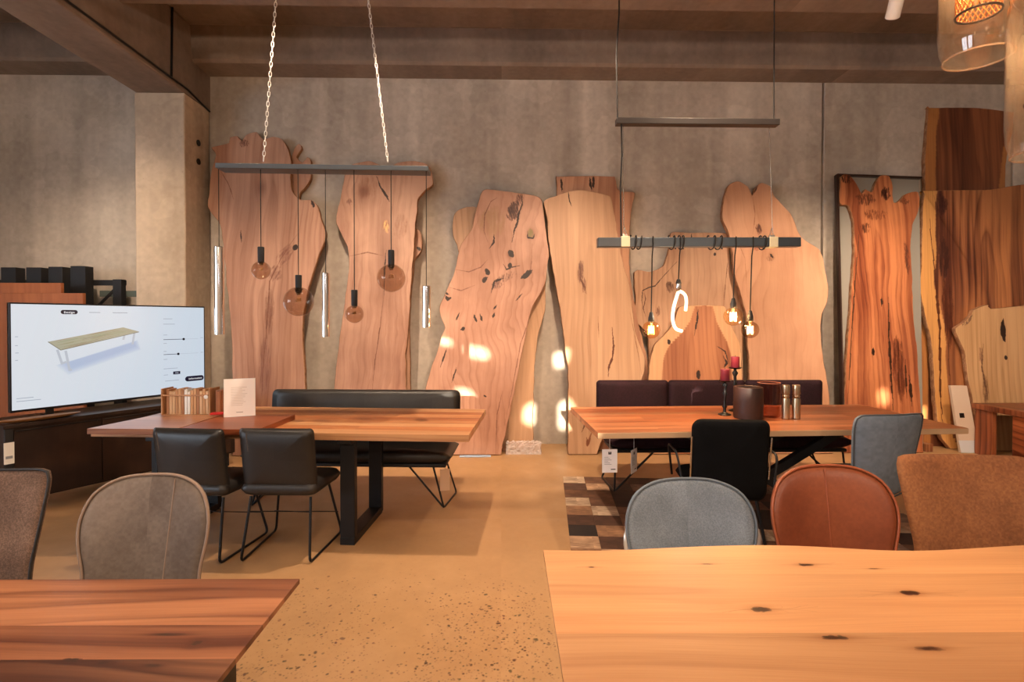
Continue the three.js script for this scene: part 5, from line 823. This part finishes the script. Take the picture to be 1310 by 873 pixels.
function spot(x, z, target, I, angle, pen, label, rad = 2.5, drop = 0) {
  const o = thing('track_spot', label, 'spot lamp', [x, TRACKY - 0.1 - drop, z], 0);
  part('adapter', rbox(0.1, 0.03, 0.035, 0.003, 0, 0.064 + drop, 0), spotHeadMat, o); part('arm', rod([V3(0, 0.06 + drop, 0), V3(0, 0.0, 0)], 0.008), spotHeadMat, o);
  const dir = target.clone().sub(o.position).normalize(), h = part('head', headG, spotHeadMat, o, 'white lamp head'); h.quaternion.setFromUnitVectors(V3(0, -1, 0), dir); part('lens', lensG, lensMat, h);
  const l = new THREE.SpotLight(WARM, I, 0, angle, pen, 2); l.position.copy(dir.clone().multiplyScalar(0.075)); o.add(l); l.target.position.copy(target); scene.add(l.target); l.shadow.radius = rad; l.shadow.mapSize.set(1024, 1024); l.shadow.bias = -0.0005; l.name = 'beam_of_light';
}
{
  const T = (px, py, z) => onZ(px, py, z), R = Math.PI / 180;
  spot(-0.42, -3.65, V3(-0.5, 0, -3.75), 30, 58 * R, 0.5, 'white track spot lamp straight above the end of the long brown table', 1.6);
  spot(-2.3, -3.65, V3(-2.2, 0.3, -3.3), 9, 50 * R, 0.6, 'unseen track spot lamp lighting the two black leather chairs');
  spot(1.6, -3.65, V3(1.6, 0.7, -4.1), 18, 50 * R, 0.6, 'unseen track spot lamp lighting the reddish acacia table', 1.6);
  spot(2.72, -3.65, V3(3.6, 1.0, -6.2), 41, 36 * R, 0.7, 'white track spot lamp on a long arm aimed at the red and walnut slabs', 2.5, 0.2);
  spot(0.6, -3.65, V3(0.6, 0.9, -6.2), 41, 38 * R, 0.7, 'unseen track spot lamp lighting the smooth oak slab');  // out of view, placed to light the slabs and wall
  spot(-1.4, -3.65, V3(-1.7, 1.0, -6.2), 41, 38 * R, 0.7, 'unseen track spot lamp lighting the waisted beech slabs');
  spot(-3.1, -3.65, V3(-4.6, 1.1, -6.3), 30, 36 * R, 0.7, 'unseen track spot lamp lighting the wall behind the television');
  spot(3.9, -3.65, V3(5.0, 0.9, -6.2), 46, 36 * R, 0.7, 'unseen track spot lamp lighting the pale spalted slab', 2.5, 0.03);
  spot(1.0, -1.2, V3(1.1, 0.75, -1.3), 15, 48 * R, 0.6, 'unseen track spot lamp lighting the light oak table', 1.6);  // foreground lamps out of view, placed to light tables and floor
  spot(-1.5, -1.2, V3(-1.5, 0.75, -1.5), 9, 48 * R, 0.6, 'unseen track spot lamp lighting the walnut table', 1.6);
  spot(0.0, -1.2, V3(-0.2, 0, -2.4), 9, 45 * R, 0.7, 'unseen track spot lamp lighting the open floor between the tables', 1.6);
}
// unseen globe lamps behind the camera, placed to light the room from the front
for (const [x, z, label] of [[-2.6, 1.6, 'unseen globe lamp behind the camera near the side windows'], [0.2, 1.9, 'unseen globe lamp behind the camera in the middle of its row'], [3.0, 1.6, 'unseen globe lamp behind the camera far from the side windows']]) {
  const o = thing('unseen_globe_lamp', label, 'lamp', [x, 2.75, z]);
  part('globe', new THREE.SphereGeometry(0.2, 32, 20), std({ color: '#f4ead8', emissive: '#ffdcb0', emissiveIntensity: 2.2, roughness: 0.4 }), o, 'glowing globe of the unseen lamp');
  part('cap', lathe([[0, 0.24], [0.05, 0.235], [0.06, 0.19], [0, 0.19]], 18), M.blackMatte, o); part('cord', rod([V3(0, 0.23, 0), V3(0, CEIL - 2.75, 0)], 0.004), M.cord, o);
  const l = new THREE.PointLight(new THREE.Color().setRGB(1, 0.77, 0.58), 15); l.shadow.radius = 9; l.position.set(0, 0, 0); o.add(l);
}
scene.traverse((o) => { if (o.isMesh) { o.castShadow = true; o.receiveShadow = true; } if (o.isLight && o.shadow) o.castShadow = true; });
renderer.render(scene, camera);
